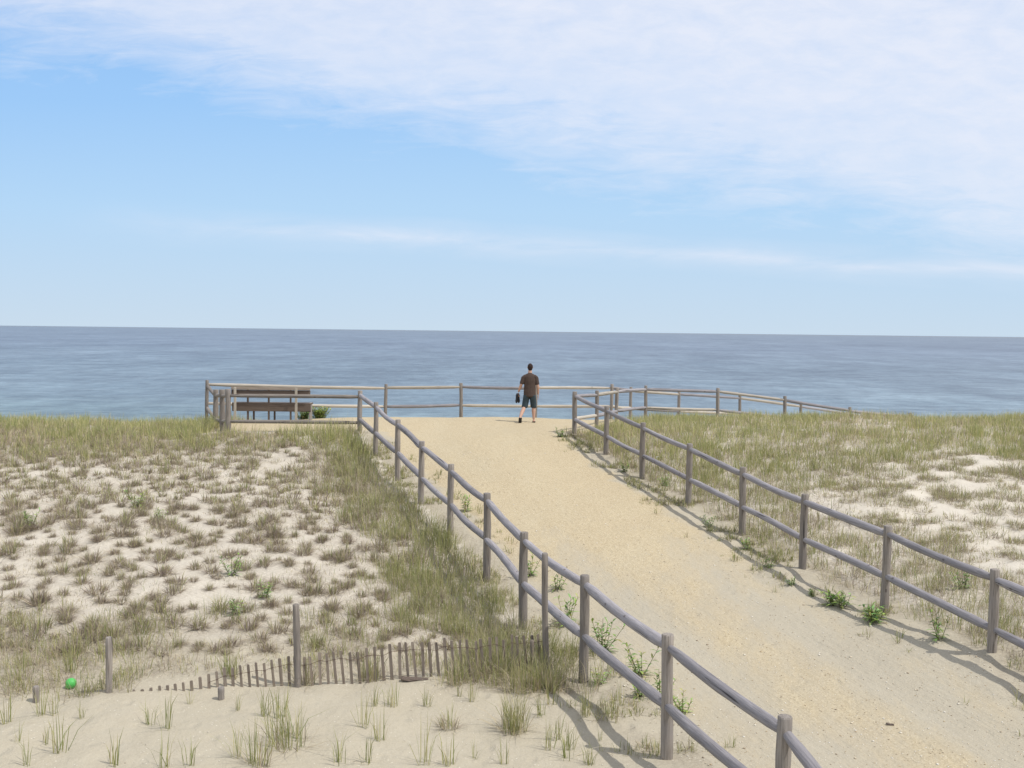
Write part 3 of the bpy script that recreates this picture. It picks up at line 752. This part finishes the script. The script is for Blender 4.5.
special(644, 751, 'little brown weedy tuft just left of the nearest full fence post', .20, .06, 45, .25, .5, .5, 5)
special(545, 690, 'tall straw grass tuft drooping over sand at the end of the slat fence', .62, .17, 150, .35, .15, .4, 6)
special(305, 684, 'straw-brown grass tuft growing through the slats right of the tall lone post', .52, .12, 120, .35, .2, .34, 7)
special(372, 680, 'upright straw-brown grass tuft growing in the middle of the slat fence', .55, .14, 150, .4, .15, .34, 8)
special(500, 672, 'large pale grass tuft hiding the right half of the slat fence', .60, .32, 240, .45, .12, .35, 9)
special(455, 682, 'pale straw tuft overlapping the slats between the wood scrap and the right end', .44, .16, 110, .4, .15, .36, 21)
special(526, 690, 'green and tan grass tuft hiding the last slats, left of the drooping straw tuft', .56, .20, 170, .5, .12, .38, 22)
special(232, 676, 'green grass tuft growing behind the buried left slats', .48, .12, 80, .7, .1, .3, 10)
special(575, 436, 'dark brown dry bush wrapped around the foot of the corner post by the landing', .42, .20, 120, .1, .8, .6, 11, .010)
special(69, 672, 'narrow dark green grass tuft directly behind the green ball', .34, .05, 40, .9, 0, .15, 12)

# ------------------------------------------------------------------ leafy weeds
def weed_mesh(name, h, stems, leaves, ll, lw, seed, cols=((.24, .33, .10), (.32, .40, .13), (.18, .26, .085)), base=0.):
    r_ = random.Random(seed); V_ = []; F_ = []; T_ = []; C_ = []
    for s in range(stems):
        a = r_.uniform(0, 6.28); ln = r_.uniform(.1, .75) if stems > 1 else .1; ox = base * math.cos(a) * r_.random(); oy = base * math.sin(a) * r_.random()
        hh = h * r_.uniform(.6, 1.05); tipx = math.cos(a) * ln * hh; tipy = math.sin(a) * ln * hh
        col = cols[r_.randrange(3)]
        i0 = len(V_)
        for (x, y, z, w) in ((ox, oy, -.02, .006), (tipx + ox, tipy + oy, hh, .003)):
            for k in range(3): V_.append((x + w * math.cos(k * 2.09), y + w * math.sin(k * 2.09), z)); C_.append((.17, .16, .07))
        for k in range(3): F_ += [i0 + k, i0 + (k + 1) % 3, i0 + 3 + (k + 1) % 3, i0 + 3 + k]; T_.append(4)
        for l in range(leaves):
            t = (l + .6) / leaves; b = Vector((tipx * t + ox, tipy * t + oy, hh * t)); la = l * 2.4 + a + r_.uniform(-.4, .4)
            el = r_.uniform(.05, .8) * (0.4 + t); L_ = ll * (1.15 - .5 * t) * r_.uniform(.75, 1.15); W_l = lw * r_.uniform(.8, 1.2)
            d = Vector((math.cos(la) * math.cos(el), math.sin(la) * math.cos(el), math.sin(el)))
            sd = Vector((-math.sin(la), math.cos(la), 0)); nr = d.cross(sd)
            j = len(V_)
            mid = b + d * L_ * .5; tip = b + d * L_ - Vector((0, 0, L_ * .22))
            q1 = b + d * L_ * .2
            cc = tuple(min(1, c_ * r_.uniform(.8, 1.3)) for c_ in col)
            for p_ in (b, q1 + sd * W_l * .35, mid + sd * W_l * .5, tip, mid - sd * W_l * .5, q1 - sd * W_l * .35): V_.append(tuple(p_)); C_.append(cc)
            mp = len(V_); V_.append(tuple(mid + nr * W_l * .12)); C_.append(tuple(c_ * 1.1 for c_ in cc))
            for a_, b_ in ((0, 1), (1, 2), (2, 3), (3, 4), (4, 5), (5, 0)): F_ += [j + a_, j + b_, mp]; T_.append(3)
    me = np_mesh(name, np.array(V_), np.array(F_), np.array(T_), cols={'tint': np.array(C_)}); me.materials.append(m_leaf); return me
weeds = [(602, 652, .42, 7, 'tall leafy green weed behind the rails right of the second near fence post'), (567, 626, .40, 6, 'leafy weed seen between the rails left of the second near post'),
         (641, 676, .36, 6, 'leafy green weed under the top rail midway to the nearest full post'), (639, 698, .22, 5, 'low leafy weed touching the lower rail midway to the nearest full post'),
         (683, 714, .20, 6, 'small bright green weed just right of the nearest full post'), (530, 576, .35, 5, 'leafy weed on the path side beside the thin tall post'),
         (598, 684, .16, 4, 'tiny weed in the sand at the foot of the second near post'),
         (839, 606, .17, 11, 'low spreading bright green weed at the path edge, left one of two'), (872, 622, .18, 12, 'low spreading bright green weed at the path edge, right one of two'),
         (791, 585, .10, 5, 'tiny flat weed on the path edge inside the right fence shadow'), (813, 597, .10, 4, 'second tiny flat weed on the right path edge'),
         (768, 568, .14, 5, 'small weed at the path edge below the right fence rails'), (963, 590, .28, 6, 'green weed behind the right fence left of the rightmost post'),
         (137, 508, .30, 7, 'bright green weed high up among the brown clumps of the left dune'), (160, 521, .22, 5, 'small green weed right below the brightest weed of the left dune'),
         (30, 528, .28, 7, 'green weed among grass clumps at the far left of the dune'), (232, 575, .28, 6, 'bright green weed low on the left dune above the slats'),
         (265, 598, .26, 5, 'green weed on the left dune just above the tall lone post'), (237, 615, .24, 5, 'green weed left of the tall lone post'),
         (394, 417, .22, 5, 'small dark green weed on the landing beside the sea fence post'), (466, 512, .35, 5, 'weed beside the left fence halfway down the slope'),
         (556, 590, .30, 4, 'thin weed in the gap between thin post and second near post'), (660, 700, .28, 4, 'thin stalky weed beside the nearest full post'),
         (560, 437, .20, 6, 'small green weed on the path by the landing corner post'), (625, 472, .22, 5, 'leafy weed below the rails near the top of the right fence'),
         (664, 486, .22, 4, 'leafy weed at the path edge two posts down the right fence'), (708, 527, .22, 5, 'leafy weed at the path edge in the middle of the right fence'),
         (748, 550, .22, 5, 'leafy weed at the foot of a middle post of the right fence'), (940, 640, .3, 5, 'leafy weed in the grass below the rails by the rightmost post')]
for i, (px, py, h, ns, lab) in enumerate(weeds):
    p = hit(px, py); far = p.y > 22
    me = weed_mesh('leafy_weed', h * 1.15, ns + 1, 12, .035 + h * .33, (.012 + h * .045) if not far else .03, 900 + i, base=.05) if 'spreading bright' not in lab else weed_mesh('leafy_weed', .20, 16, 7, .19, .034, 900 + i, base=.15)
    tag(mesh_obj('leafy_weed', me, None, loc=p), lab, 'weed')
p = at(319, 419, 34.4); p.z = h1(p.x, p.y)
me = weed_mesh('round_shrub', .38, 80, 12, .11, .05, 77, ((.25, .31, .075), (.34, .38, .11), (.17, .23, .06)), .17)
tag(mesh_obj('round_shrub', me, None, loc=p, ), 'small round yellow-green shrub beside the right end of the bench', 'shrub')
p = at(303, 419, 34.7); p.z = h1(p.x, p.y)
me = weed_mesh('round_shrub', .38, 50, 10, .11, .05, 78, ((.18, .25, .07), (.24, .31, .09), (.14, .20, .06)), .16)
tag(mesh_obj('round_shrub', me, None, loc=p), 'smaller dark green shrub half hidden behind the right end of the bench', 'shrub')

# ------------------------------------------------------------------ pebbles, bits of wood, ball
def pebbles(name, label, k_, rs, fn, size, col, seed):
    V_ = []; F_ = []; T_ = []
    base = np.array([(1, 0, 0), (.3, .95, 0), (-.8, .6, 0), (-.8, -.6, 0), (.3, -.95, 0), (.2, .1, .9), (-.1, 0, -.6)])
    fc = [(0, 1, 5), (1, 2, 5), (2, 3, 5), (3, 4, 5), (4, 0, 5), (1, 0, 6), (2, 1, 6), (3, 2, 6), (4, 3, 6), (0, 4, 6)]
    x, y = fn(k_, rs); z = ht(x, y) + .005; C_ = []
    for i in range(len(x)):
        s = rs.uniform(*size) * (1 if rs.uniform() > .06 else 1.8); a = rs.uniform(0, 6.28); ca_, sa = math.cos(a), math.sin(a)
        b = base * rs.uniform(.7, 1.3, base.shape) * s * np.array([1, .8, .5])
        b = np.stack([b[:, 0] * ca_ - b[:, 1] * sa, b[:, 0] * sa + b[:, 1] * ca_, b[:, 2]], 1) + np.array([x[i], y[i], z[i] + s * .1])
        j = len(V_) ; V_ += b.tolist(); cc = col[int(rs.integers(0, len(col)))]; C_ += [cc] * 7
        for f in fc: F_ += [j + f[0], j + f[1], j + f[2]]; T_.append(3)
    me = np_mesh(name, np.array(V_), np.array(F_), np.array(T_), cols={'tint': np.array(C_)})
    me.materials.append(m_peb); tag(mesh_obj(name, me, None), label, 'gravel', kind='stuff')
m_peb, nt, bs = newmat('pebble'); L(nt, attr(nt, 'tint', 'Color'), bs.inputs['Base Color']); bs.inputs['Roughness'].default_value = .8
def onpath(k_, rs):
    y = 9 + (rs.uniform(0, 1, k_) ** 1.6) * 19; u = rs.uniform(.03, .97, k_); x = Lx(y) + u * (Rx(y) - Lx(y))
    return x, y
pebbles('path_gravel', 'loose shell and pebble gravel scattered over the sandy path', 8000, np.random.default_rng(9), onpath, (.005, .013),
        [(.78, .72, .60), (.70, .60, .44), (.52, .40, .25), (.60, .50, .36), (.82, .78, .70), (.34, .26, .18)], 1)
def onsand(k_, rs):
    x = rs.uniform(-8, 2.2, k_); y = rs.uniform(8.5, 14, k_); ok = x < Lx(y) + .5; return x[ok], y[ok]
pebbles('shell_bits', 'tiny pale shell bits scattered on the foreground sand', 500, np.random.default_rng(10), onsand, (.004, .009),
        [(.80, .76, .68), (.70, .64, .55), (.40, .33, .26)], 2)
def chip(name, px, py, s, label, cat, mat, rz, seed):
    r_ = random.Random(seed); p = hit(px, py); bm = bmesh.new()
    box_bm(bm, (0, 0, 0), s, None, min(s) * .25)
    bmesh.ops.subdivide_edges(bm, edges=[e for e in bm.edges if e.calc_length() > max(s) * .4], cuts=3)
    for v_ in bm.verts: v_.co += Vector((r_.uniform(-1, 1) * s[0] * .04, r_.uniform(-1, 1) * s[1] * .10, r_.uniform(-1, 1) * s[2] * .15)); v_.co.z += abs(v_.co.x / s[0]) * s[2] * .4
    o = bm_obj(name, bm, mat, loc=p + Vector((0, 0, s[2] * .5))); o.rotation_euler = (0, .05, rz); tag(o, label, cat)
chip('wood_scrap', 415, 681, (.34, .09, .03), 'flat brown wood scrap lying on sand in front of the slats', 'wood scrap', m_bench, .05, 1)
chip('bark_chip', 890, 726, (.085, .035, .018), 'small dark bark chip lying alone on the lower path', 'bark chip', m_bench, -.3, 2)
def stone(px, py, s, label, seed, col=(.78, .76, .72)):
    bm = bmesh.new(); bmesh.ops.create_icosphere(bm, subdivisions=2, radius=s); r_ = random.Random(seed)
    for v_ in bm.verts: v_.co *= r_.uniform(.86, 1.1); v_.co.z *= .75
    p = hit(px, py); o = bm_obj('white_stone', bm, plain('white stone', col), loc=p + Vector((0, 0, s * .5)), smooth=True); tag(o, label, 'stone')
stone(151, 461, .055, 'white stone lying among the brown clumps high on the left dune', 1)
stone(658, 460, .07, 'white stone among grass behind the rails near the top of the right fence', 2)

# green ball
p = hit(71, 690); r = .068
root = empty('ball', p); tag(root, 'bright lime green ball lying on sand at the grass edge', 'ball')
bm = bmesh.new(); bmesh.ops.create_uvsphere(bm, u_segments=32, v_segments=20, radius=r)
for v_ in bm.verts:
    a = math.atan2(v_.co.y, v_.co.x); k = abs(math.sin(a * 3)); v_.co *= 1 - .02 * math.exp(-(k / .10) ** 2); v_.co.z *= .94
    if v_.co.z < -r * .3 and v_.co.x < 0: v_.co += Vector((-.012, 0, -.01)) * (abs(v_.co.z) / r)
m_ball = plain('green vinyl', (.09, .46, .10), .5, .4, .14, 40)
bm_obj('shell', bm, m_ball, root, True, loc=(0, 0, r * .93))
bm = bmesh.new(); bmesh.ops.create_cone(bm, cap_ends=True, segments=14, radius1=.010, radius2=.007, depth=.012)
o = bm_obj('valve', bm, plain('valve', (.12, .5, .12), .4), root, loc=(-.055, -.03, r * .38)); o.rotation_euler = (0.5, -2.2, 0)

# ------------------------------------------------------------------ the walking man
def skin(name, verts, edges, root=0, sub=2):
    me = bpy.data.meshes.new(name); me.from_pydata([v_[0] for v_ in verts], edges, [])
    o = bpy.data.objects.new(name, me); COL.objects.link(o)
    md = o.modifiers.new('s', 'SKIN'); md.use_smooth_shade = True
    for i, v_ in enumerate(verts):
        r_ = v_[1]; me.skin_vertices[0].data[i].radius = (r_, r_) if isinstance(r_, (int, float)) else r_
        me.skin_vertices[0].data[i].use_root = (i == root)
    sm = o.modifiers.new('u', 'SUBSURF'); sm.levels = sub; sm.render_levels = sub
    dg = bpy.context.evaluated_depsgraph_get(); m2 = bpy.data.meshes.new_from_object(o.evaluated_get(dg))
    bpy.data.objects.remove(o); return m2
def joined(name, meshes):
    bm = bmesh.new()
    for m_ in meshes: bm.from_mesh(m_)
    for f in bm.faces: f.smooth = True
    me = bpy.data.meshes.new(name); bm.to_mesh(me); bm.free(); return me
man_y = 33.0
mp = at(529.3, 423.5, man_y); mp.z = h1(mp.x, mp.y) + .008
man = empty('person', mp); tag(man, 'man seen from behind walking in dark brown t-shirt and dark shorts', 'person')
m_skin = plain('skin', (.52, .32, .235), .55, .35, .08, 12); m_shirt = plain('dark brown cotton', (.085, .062, .052), .9, .1, .25, 14)
m_short = plain('dark teal shorts', (.050, .070, .082), .9, .1, .3, 16); m_hair = plain('dark short hair', (.035, .022, .018), .8, .2, .3, 60)
m_shoe = plain('black rubber', (.03, .03, .036), .6, .3, .2)
LA = [(-.225, 0, 1.43), (-.305, -.03, 1.17), (-.345, .05, .98), (-.36, .08, .92)]
RA = [(.225, 0, 1.43), (.275, -.01, 1.15), (.270, .04, .90), (.268, .06, .83)]
LLg = [(-.10, 0, .92), (-.14, .02, .50), (-.245, -.26, .16)]
RLg = [(.10, 0, .92), (.125, .08, .50), (.135, .06, .09)]

_u = 14; _v = 9
_sv = [(0, 0, 1)] + [(math.sin(math.pi * i / _v) * math.cos(2 * math.pi * j / _u), math.sin(math.pi * i / _v) * math.sin(2 * math.pi * j / _u), math.cos(math.pi * i / _v)) for i in range(1, _v) for j in range(_u)] + [(0, 0, -1)]
_sv = np.array(_sv); _sf = []
for j in range(_u):
    _sf.append((0, 1 + j, 1 + (j + 1) % _u)); _sf.append((len(_sv) - 1, 1 + (_v - 2) * _u + (j + 1) % _u, 1 + (_v - 2) * _u + j))
    for i in range(_v - 2):
        p_ = 1 + i * _u; q_ = p_ + _u; _sf += [(p_ + j, q_ + j, q_ + (j + 1) % _u), (p_ + j, q_ + (j + 1) % _u, p_ + (j + 1) % _u)]
_sf = np.array(_sf)
def fuse(name, runs, voxel=.009, smooth=6, step=.012):
    """runs of (x, y, z, half width, half depth): ellipsoids along each run, fused into one continuous skin"""
    VV = []; FF = []; k = 0
    for pts_ in runs:
        for p_, q_ in zip(pts_[:-1], pts_[1:]):
            p_ = np.array(p_, float); q_ = np.array(q_, float); n_ = max(2, int(np.linalg.norm(q_[:3] - p_[:3]) / step))
            for i in range(n_ + 1):
                c_ = p_ + (q_ - p_) * i / n_; rz_ = min(c_[3], c_[4], .05)
                VV.append(_sv * np.array([c_[3], c_[4], rz_]) + c_[:3]); FF.append(_sf + k); k += len(_sv)
    VV = np.concatenate(VV); FF = np.concatenate(FF)
    me = np_mesh(name, VV, FF.ravel(), np.full(len(FF), 3))
    o = bpy.data.objects.new(name, me); COL.objects.link(o)
    md = o.modifiers.new('r', 'REMESH'); md.mode = 'VOXEL'; md.voxel_size = voxel; md.use_smooth_shade = True
    sm = o.modifiers.new('s', 'SMOOTH'); sm.factor = .5; sm.iterations = smooth
    dg = bpy.context.evaluated_depsgraph_get(); m2 = bpy.data.meshes.new_from_object(o.evaluated_get(dg)); m2.name = name
    bpy.data.objects.remove(o); return m2
def hand(w, side, curl):
    """four unequal fingers and a thumb from the palm at w; side: +1 fingers close towards +x"""
    w = Vector(w); out = [[(w.x, w.y - .026, w.z, .016, .018), (w.x, w.y + .026, w.z, .016, .018)], [(w.x, w.y - .024, w.z - .045, .013, .018), (w.x, w.y + .024, w.z - .045, .013, .018)]]
    for off, ln in ((-.031, .062), (-.011, .074), (.010, .070), (.030, .054)):
        a_ = w + Vector((0, off, -.06)); b_ = a_ + Vector((side * ln * .25 * curl, 0, -ln * .5)); c_ = b_ + Vector((side * ln * .5 * curl, 0, -ln * .4 * (1 - curl))); d_ = c_ + Vector((side * ln * .3 * curl, 0, -ln * .3 * (1 - 2 * curl)))
        out.append([(*a_, .009, .009), (*b_, .009, .0085), (*c_, .008, .008), (*d_, .0075, .0075)])
    t0 = w + Vector((0, .028, .0)); t1 = t0 + Vector((side * .012, .026, -.035)); t2 = t1 + Vector((side * .012, .004, -.03))
    out.append([(*t0, .012, .012), (*t1, .011, .011), (*t2, .009, .009)]); return out
runs = [
 [(0, 0, .90, .160, .110), (0, 0, .98, .165, .112), (0, 0, 1.12, .140, .098), (0, 0, 1.28, .160, .108), (0, 0, 1.39, .150, .095), (0, 0, 1.45, .105, .070)],
 [(0, .0, 1.44, .068, .062), (0.004, .035, 1.58, .058, .058)],
 [(0.006, .06, 1.60, .055, .060), (0.006, .055, 1.65, .070, .085), (0.008, .05, 1.695, .078, .096), (.008, .045, 1.725, .072, .090), (.008, .04, 1.742, .055, .070)],
 [(0.006, .148, 1.675, .010, .012), (0.006, .156, 1.652, .013, .014)],
 [(-.073, .045, 1.660, .010, .014), (-.077, .04, 1.690, .010, .018)], [(.086, .045, 1.660, .010, .014), (.090, .04, 1.690, .010, .018)],
 [(-.14, 0, 1.415, .058, .056), (-.190, -.005, 1.375, .054, .054), (-.262, -.03, 1.15, .043, .043), (-.285, .0, 1.09, .045, .045), (-.335, .06, .94, .030, .028)],
 [(.14, 0, 1.415, .058, .056), (.190, -.003, 1.375, .054, .054), (.238, -.01, 1.15, .045, .045), (.250, .0, 1.08, .046, .046), (.262, .05, .87, .030, .028)],
 [(-.088, 0, .88, .092, .105), (-.110, .0, .70, .080, .088), (-.150, .0, .50, .055, .060), (-.180, -.07, .42, .060, .064), (-.222, -.15, .33, .062, .062), (-.285, -.30, .17, .037, .038)],
 [(.088, 0, .88, .092, .105), (.105, .045, .70, .080, .088), (.125, .08, .50, .056, .060), (.130, .065, .36, .064, .068), (.135, .045, .11, .038, .040)],
 [(-.288, -.32, .155, .034, .030), (-.284, -.25, .085, .042, .028), (-.280, -.19, .035, .044, .022)],
 [(.135, .02, .045, .036, .036), (.138, .09, .042, .042, .032), (.142, .20, .030, .044, .020)]]
runs += hand((-.350, .07, .885), 1, .85) + hand((.270, .055, .82), -1, .3)
mesh_obj('body', fuse('body', runs, .008, 3), m_skin, man)
shirt = [[(0, 0, .81, .192, .146), (0, 0, .90, .190, .142), (0, 0, 1.0, .186, .136), (0, 0, 1.14, .178, .130), (0, 0, 1.28, .190, .134), (0, 0, 1.39, .182, .124), (0, 0, 1.455, .132, .100)],
 [(0, 0, 1.46, .088, .080), (0, .004, 1.485, .070, .072)],
 [(-.13, 0, 1.415, .080, .078), (-.192, -.005, 1.37, .072, .072), (-.242, -.018, 1.20, .068, .066)], [(.13, 0, 1.415, .080, .078), (.192, -.003, 1.37, .072, .072), (.226, -.008, 1.19, .068, .066)]]
mesh_obj('t_shirt', fuse('t_shirt', shirt, .009, 5), m_shirt, man)
shorts = [[(0, 0, .95, .166, .116), (0, 0, .84, .178, .130)], [(-.092, 0, .82, .102, .122), (-.122, .005, .62, .100, .108), (-.146, .0, .475, .098, .102)],
 [(.092, 0, .82, .102, .122), (.115, .05, .62, .100, .108), (.126, .075, .475, .098, .102)]]
mesh_obj('shorts', fuse('shorts', shorts, .009, 4), m_short, man)
hairr = [[(.006, .008, 1.632, .070, .066), (.008, .025, 1.69, .084, .094), (.008, .035, 1.732, .080, .094), (.008, .04, 1.755, .060, .074)]]
mesh_obj('hair', fuse('hair', hairr, .007, 2), m_hair, man)
# sandal on each foot
for loc, q in (((-.284, -.292, .074), Euler((math.radians(46), 0, .05))), ((.14, .11, .006), Euler((0, 0, -.04)))):
    bm = bmesh.new(); box_bm(bm, (0, 0, 0), (.100, .25, .020), None, .006)
    o = bm_obj('sandal', bm, m_shoe, man, loc=loc); o.rotation_euler = (-q.x, q.y, q.z)
# pair of shoes hanging in his left hand
sp = mp + Vector((-.362, .072, .865)); sh = empty('shoes', sp); tag(sh, 'pair of dark shoes hanging from the left hand of the walking man', 'shoes')
for k, (dx, dy, rz) in enumerate(((-.022, -.02, .25), (.020, .045, -.15))):
    o = mesh_obj('shoe', fuse('shoe', [[(0, 0, 0, .022, .026), (0, .004, -.06, .038, .044), (0, 0, -.13, .034, .030), (0, 0, -.22, .044, .026), (0, 0, -.27, .026, .018)]], .007, 2), m_shoe, sh, loc=(dx, dy, 0)); o.rotation_euler = (0, (.06, -.05)[k], rz)
    bm = bmesh.new(); box_bm(bm, (0, 0, 0), (.056, .014, .24), None, .006)
    s2 = bm_obj('sole', bm, plain('sole', (.10, .10, .11), .8), o, loc=(0, .030, -.14))

# ------------------------------------------------------------------ light and sky
sunv = Vector((.58, -.25, 1.0)).normalized()
sl = bpy.data.lights.new('sun', 'SUN'); sl.energy = 3.2; sl.angle = math.radians(.53); sl.color = (1, .955, .89)
so = bpy.data.objects.new('sun', sl); COL.objects.link(so); so.rotation_mode = 'QUATERNION'; so.rotation_quaternion = sunv.to_track_quat('Z', 'Y')
wd = bpy.data.worlds.new('World'); sc.world = wd; wd.use_nodes = True; nt = wd.node_tree
bg = nt.nodes['Background']
sky = nt.nodes.new('ShaderNodeTexSky'); sky.sky_type = 'NISHITA'; sky.sun_disc = False
sky.sun_elevation = math.asin(sunv.z); sky.sun_rotation = math.atan2(sunv.x, sunv.y)
sky.air_density = 1.0; sky.dust_density = .35; sky.ozone_density = 2.0; sky.altitude = 10
tc = nt.nodes.new('ShaderNodeTexCoord').outputs['Generated']
sp_ = nt.nodes.new('ShaderNodeSeparateXYZ'); L(nt, tc, sp_.inputs[0])
yv = mth(nt, 'MAXIMUM', sp_.outputs[1], .06)
X_ = mth(nt, 'DIVIDE', sp_.outputs[0], yv); Z_ = mth(nt, 'DIVIDE', sp_.outputs[2], yv)
cv = nt.nodes.new('ShaderNodeCombineXYZ'); L(nt, X_, cv.inputs[0]); L(nt, Z_, cv.inputs[1]); v = cv.outputs[0]
# wispy edge of the high cloud sheet, sloping down to the right
ed = mth(nt, 'ADD', Z_, mth(nt, 'MULTIPLY', X_, .205))
wn = noise(nt, mapping(nt, v, (3.2, 9, 1), (0, 0, .22)), 1.3, 6, .6, .4)
fnn = noise(nt, mapping(nt, v, (7, 34, 1), (0, 0, .3)), 1.8, 7, .66, .7)
t = mth(nt, 'ADD', ed, mth(nt, 'MULTIPLY', mth(nt, 'SUBTRACT', wn, .5), .13))
t = mth(nt, 'ADD', t, mth(nt, 'MULTIPLY', mth(nt, 'SUBTRACT', fnn, .5), .11))
main = ramp(nt, mth(nt, 'MULTIPLY', t, 2.0), [(.28, 0.), (.35, .32), (.43, .70), (.62, .88)])
mott = ramp(nt, noise(nt, mapping(nt, v, (9, 22, 1), (0, 0, -.15)), 2.2, 6, .65, .3), [(.3, .78), (.62, 1.)])
main = mth(nt, 'MULTIPLY', main, mott)
s0 = mth(nt, 'ADD', Z_, mth(nt, 'MULTIPLY', X_, .045))
s0 = mth(nt, 'ADD', s0, mth(nt, 'MULTIPLY', mth(nt, 'SUBTRACT', noise(nt, mapping(nt, v, (2, 7, 1)), 1.6, 4), .5), .03))
sd_ = mth(nt, 'ABSOLUTE', mth(nt, 'SUBTRACT', s0, .080))
st_ = ramp(nt, mth(nt, 'MULTIPLY', sd_, 30.), [(.0, 1.), (.28, .35), (.6, 0.)])
st_ = mth(nt, 'MULTIPLY', st_, ramp(nt, noise(nt, mapping(nt, v, (5, 20, 1), (0, 0, .1)), 1.5, 5, .6, .5), [(.36, .10), (.62, .55)]))
st_ = mth(nt, 'MULTIPLY', st_, ramp(nt, mth(nt, 'ADD', X_, .5), [(.08, 0.), (.3, 1.)]))
cf = mth(nt, 'MAXIMUM', main, st_)
# thin brightening haze just over the horizon belongs to the clear sky
low = ramp(nt, mth(nt, 'MULTIPLY', Z_, 3.), [(0., (.59 / .12, .72 / .12, .845 / .12)), (.33, (.465 / .12, .687 / .12, .93 / .12)), (.62, (.345 / .12, .595 / .12, .94 / .12)), (1., (.27 / .12, .52 / .12, .93 / .12))])
hz = ramp(nt, Z_, [(.22, 1.), (.95, 0.)])
skyc = mix(nt, hz, sky.outputs[0], low)
cloud = (7.0, 7.25, 8.05)
fin = mix(nt, cf, skyc, cloud)
L(nt, fin, bg.inputs['Color']); bg.inputs['Strength'].default_value = .12

sc.view_settings.view_transform = 'Standard'; sc.view_settings.look = 'None'; sc.view_settings.exposure = 0.0; sc.view_settings.gamma = 1
sc.render.engine = 'CYCLES'; sc.render.resolution_x = 1024; sc.render.resolution_y = 768
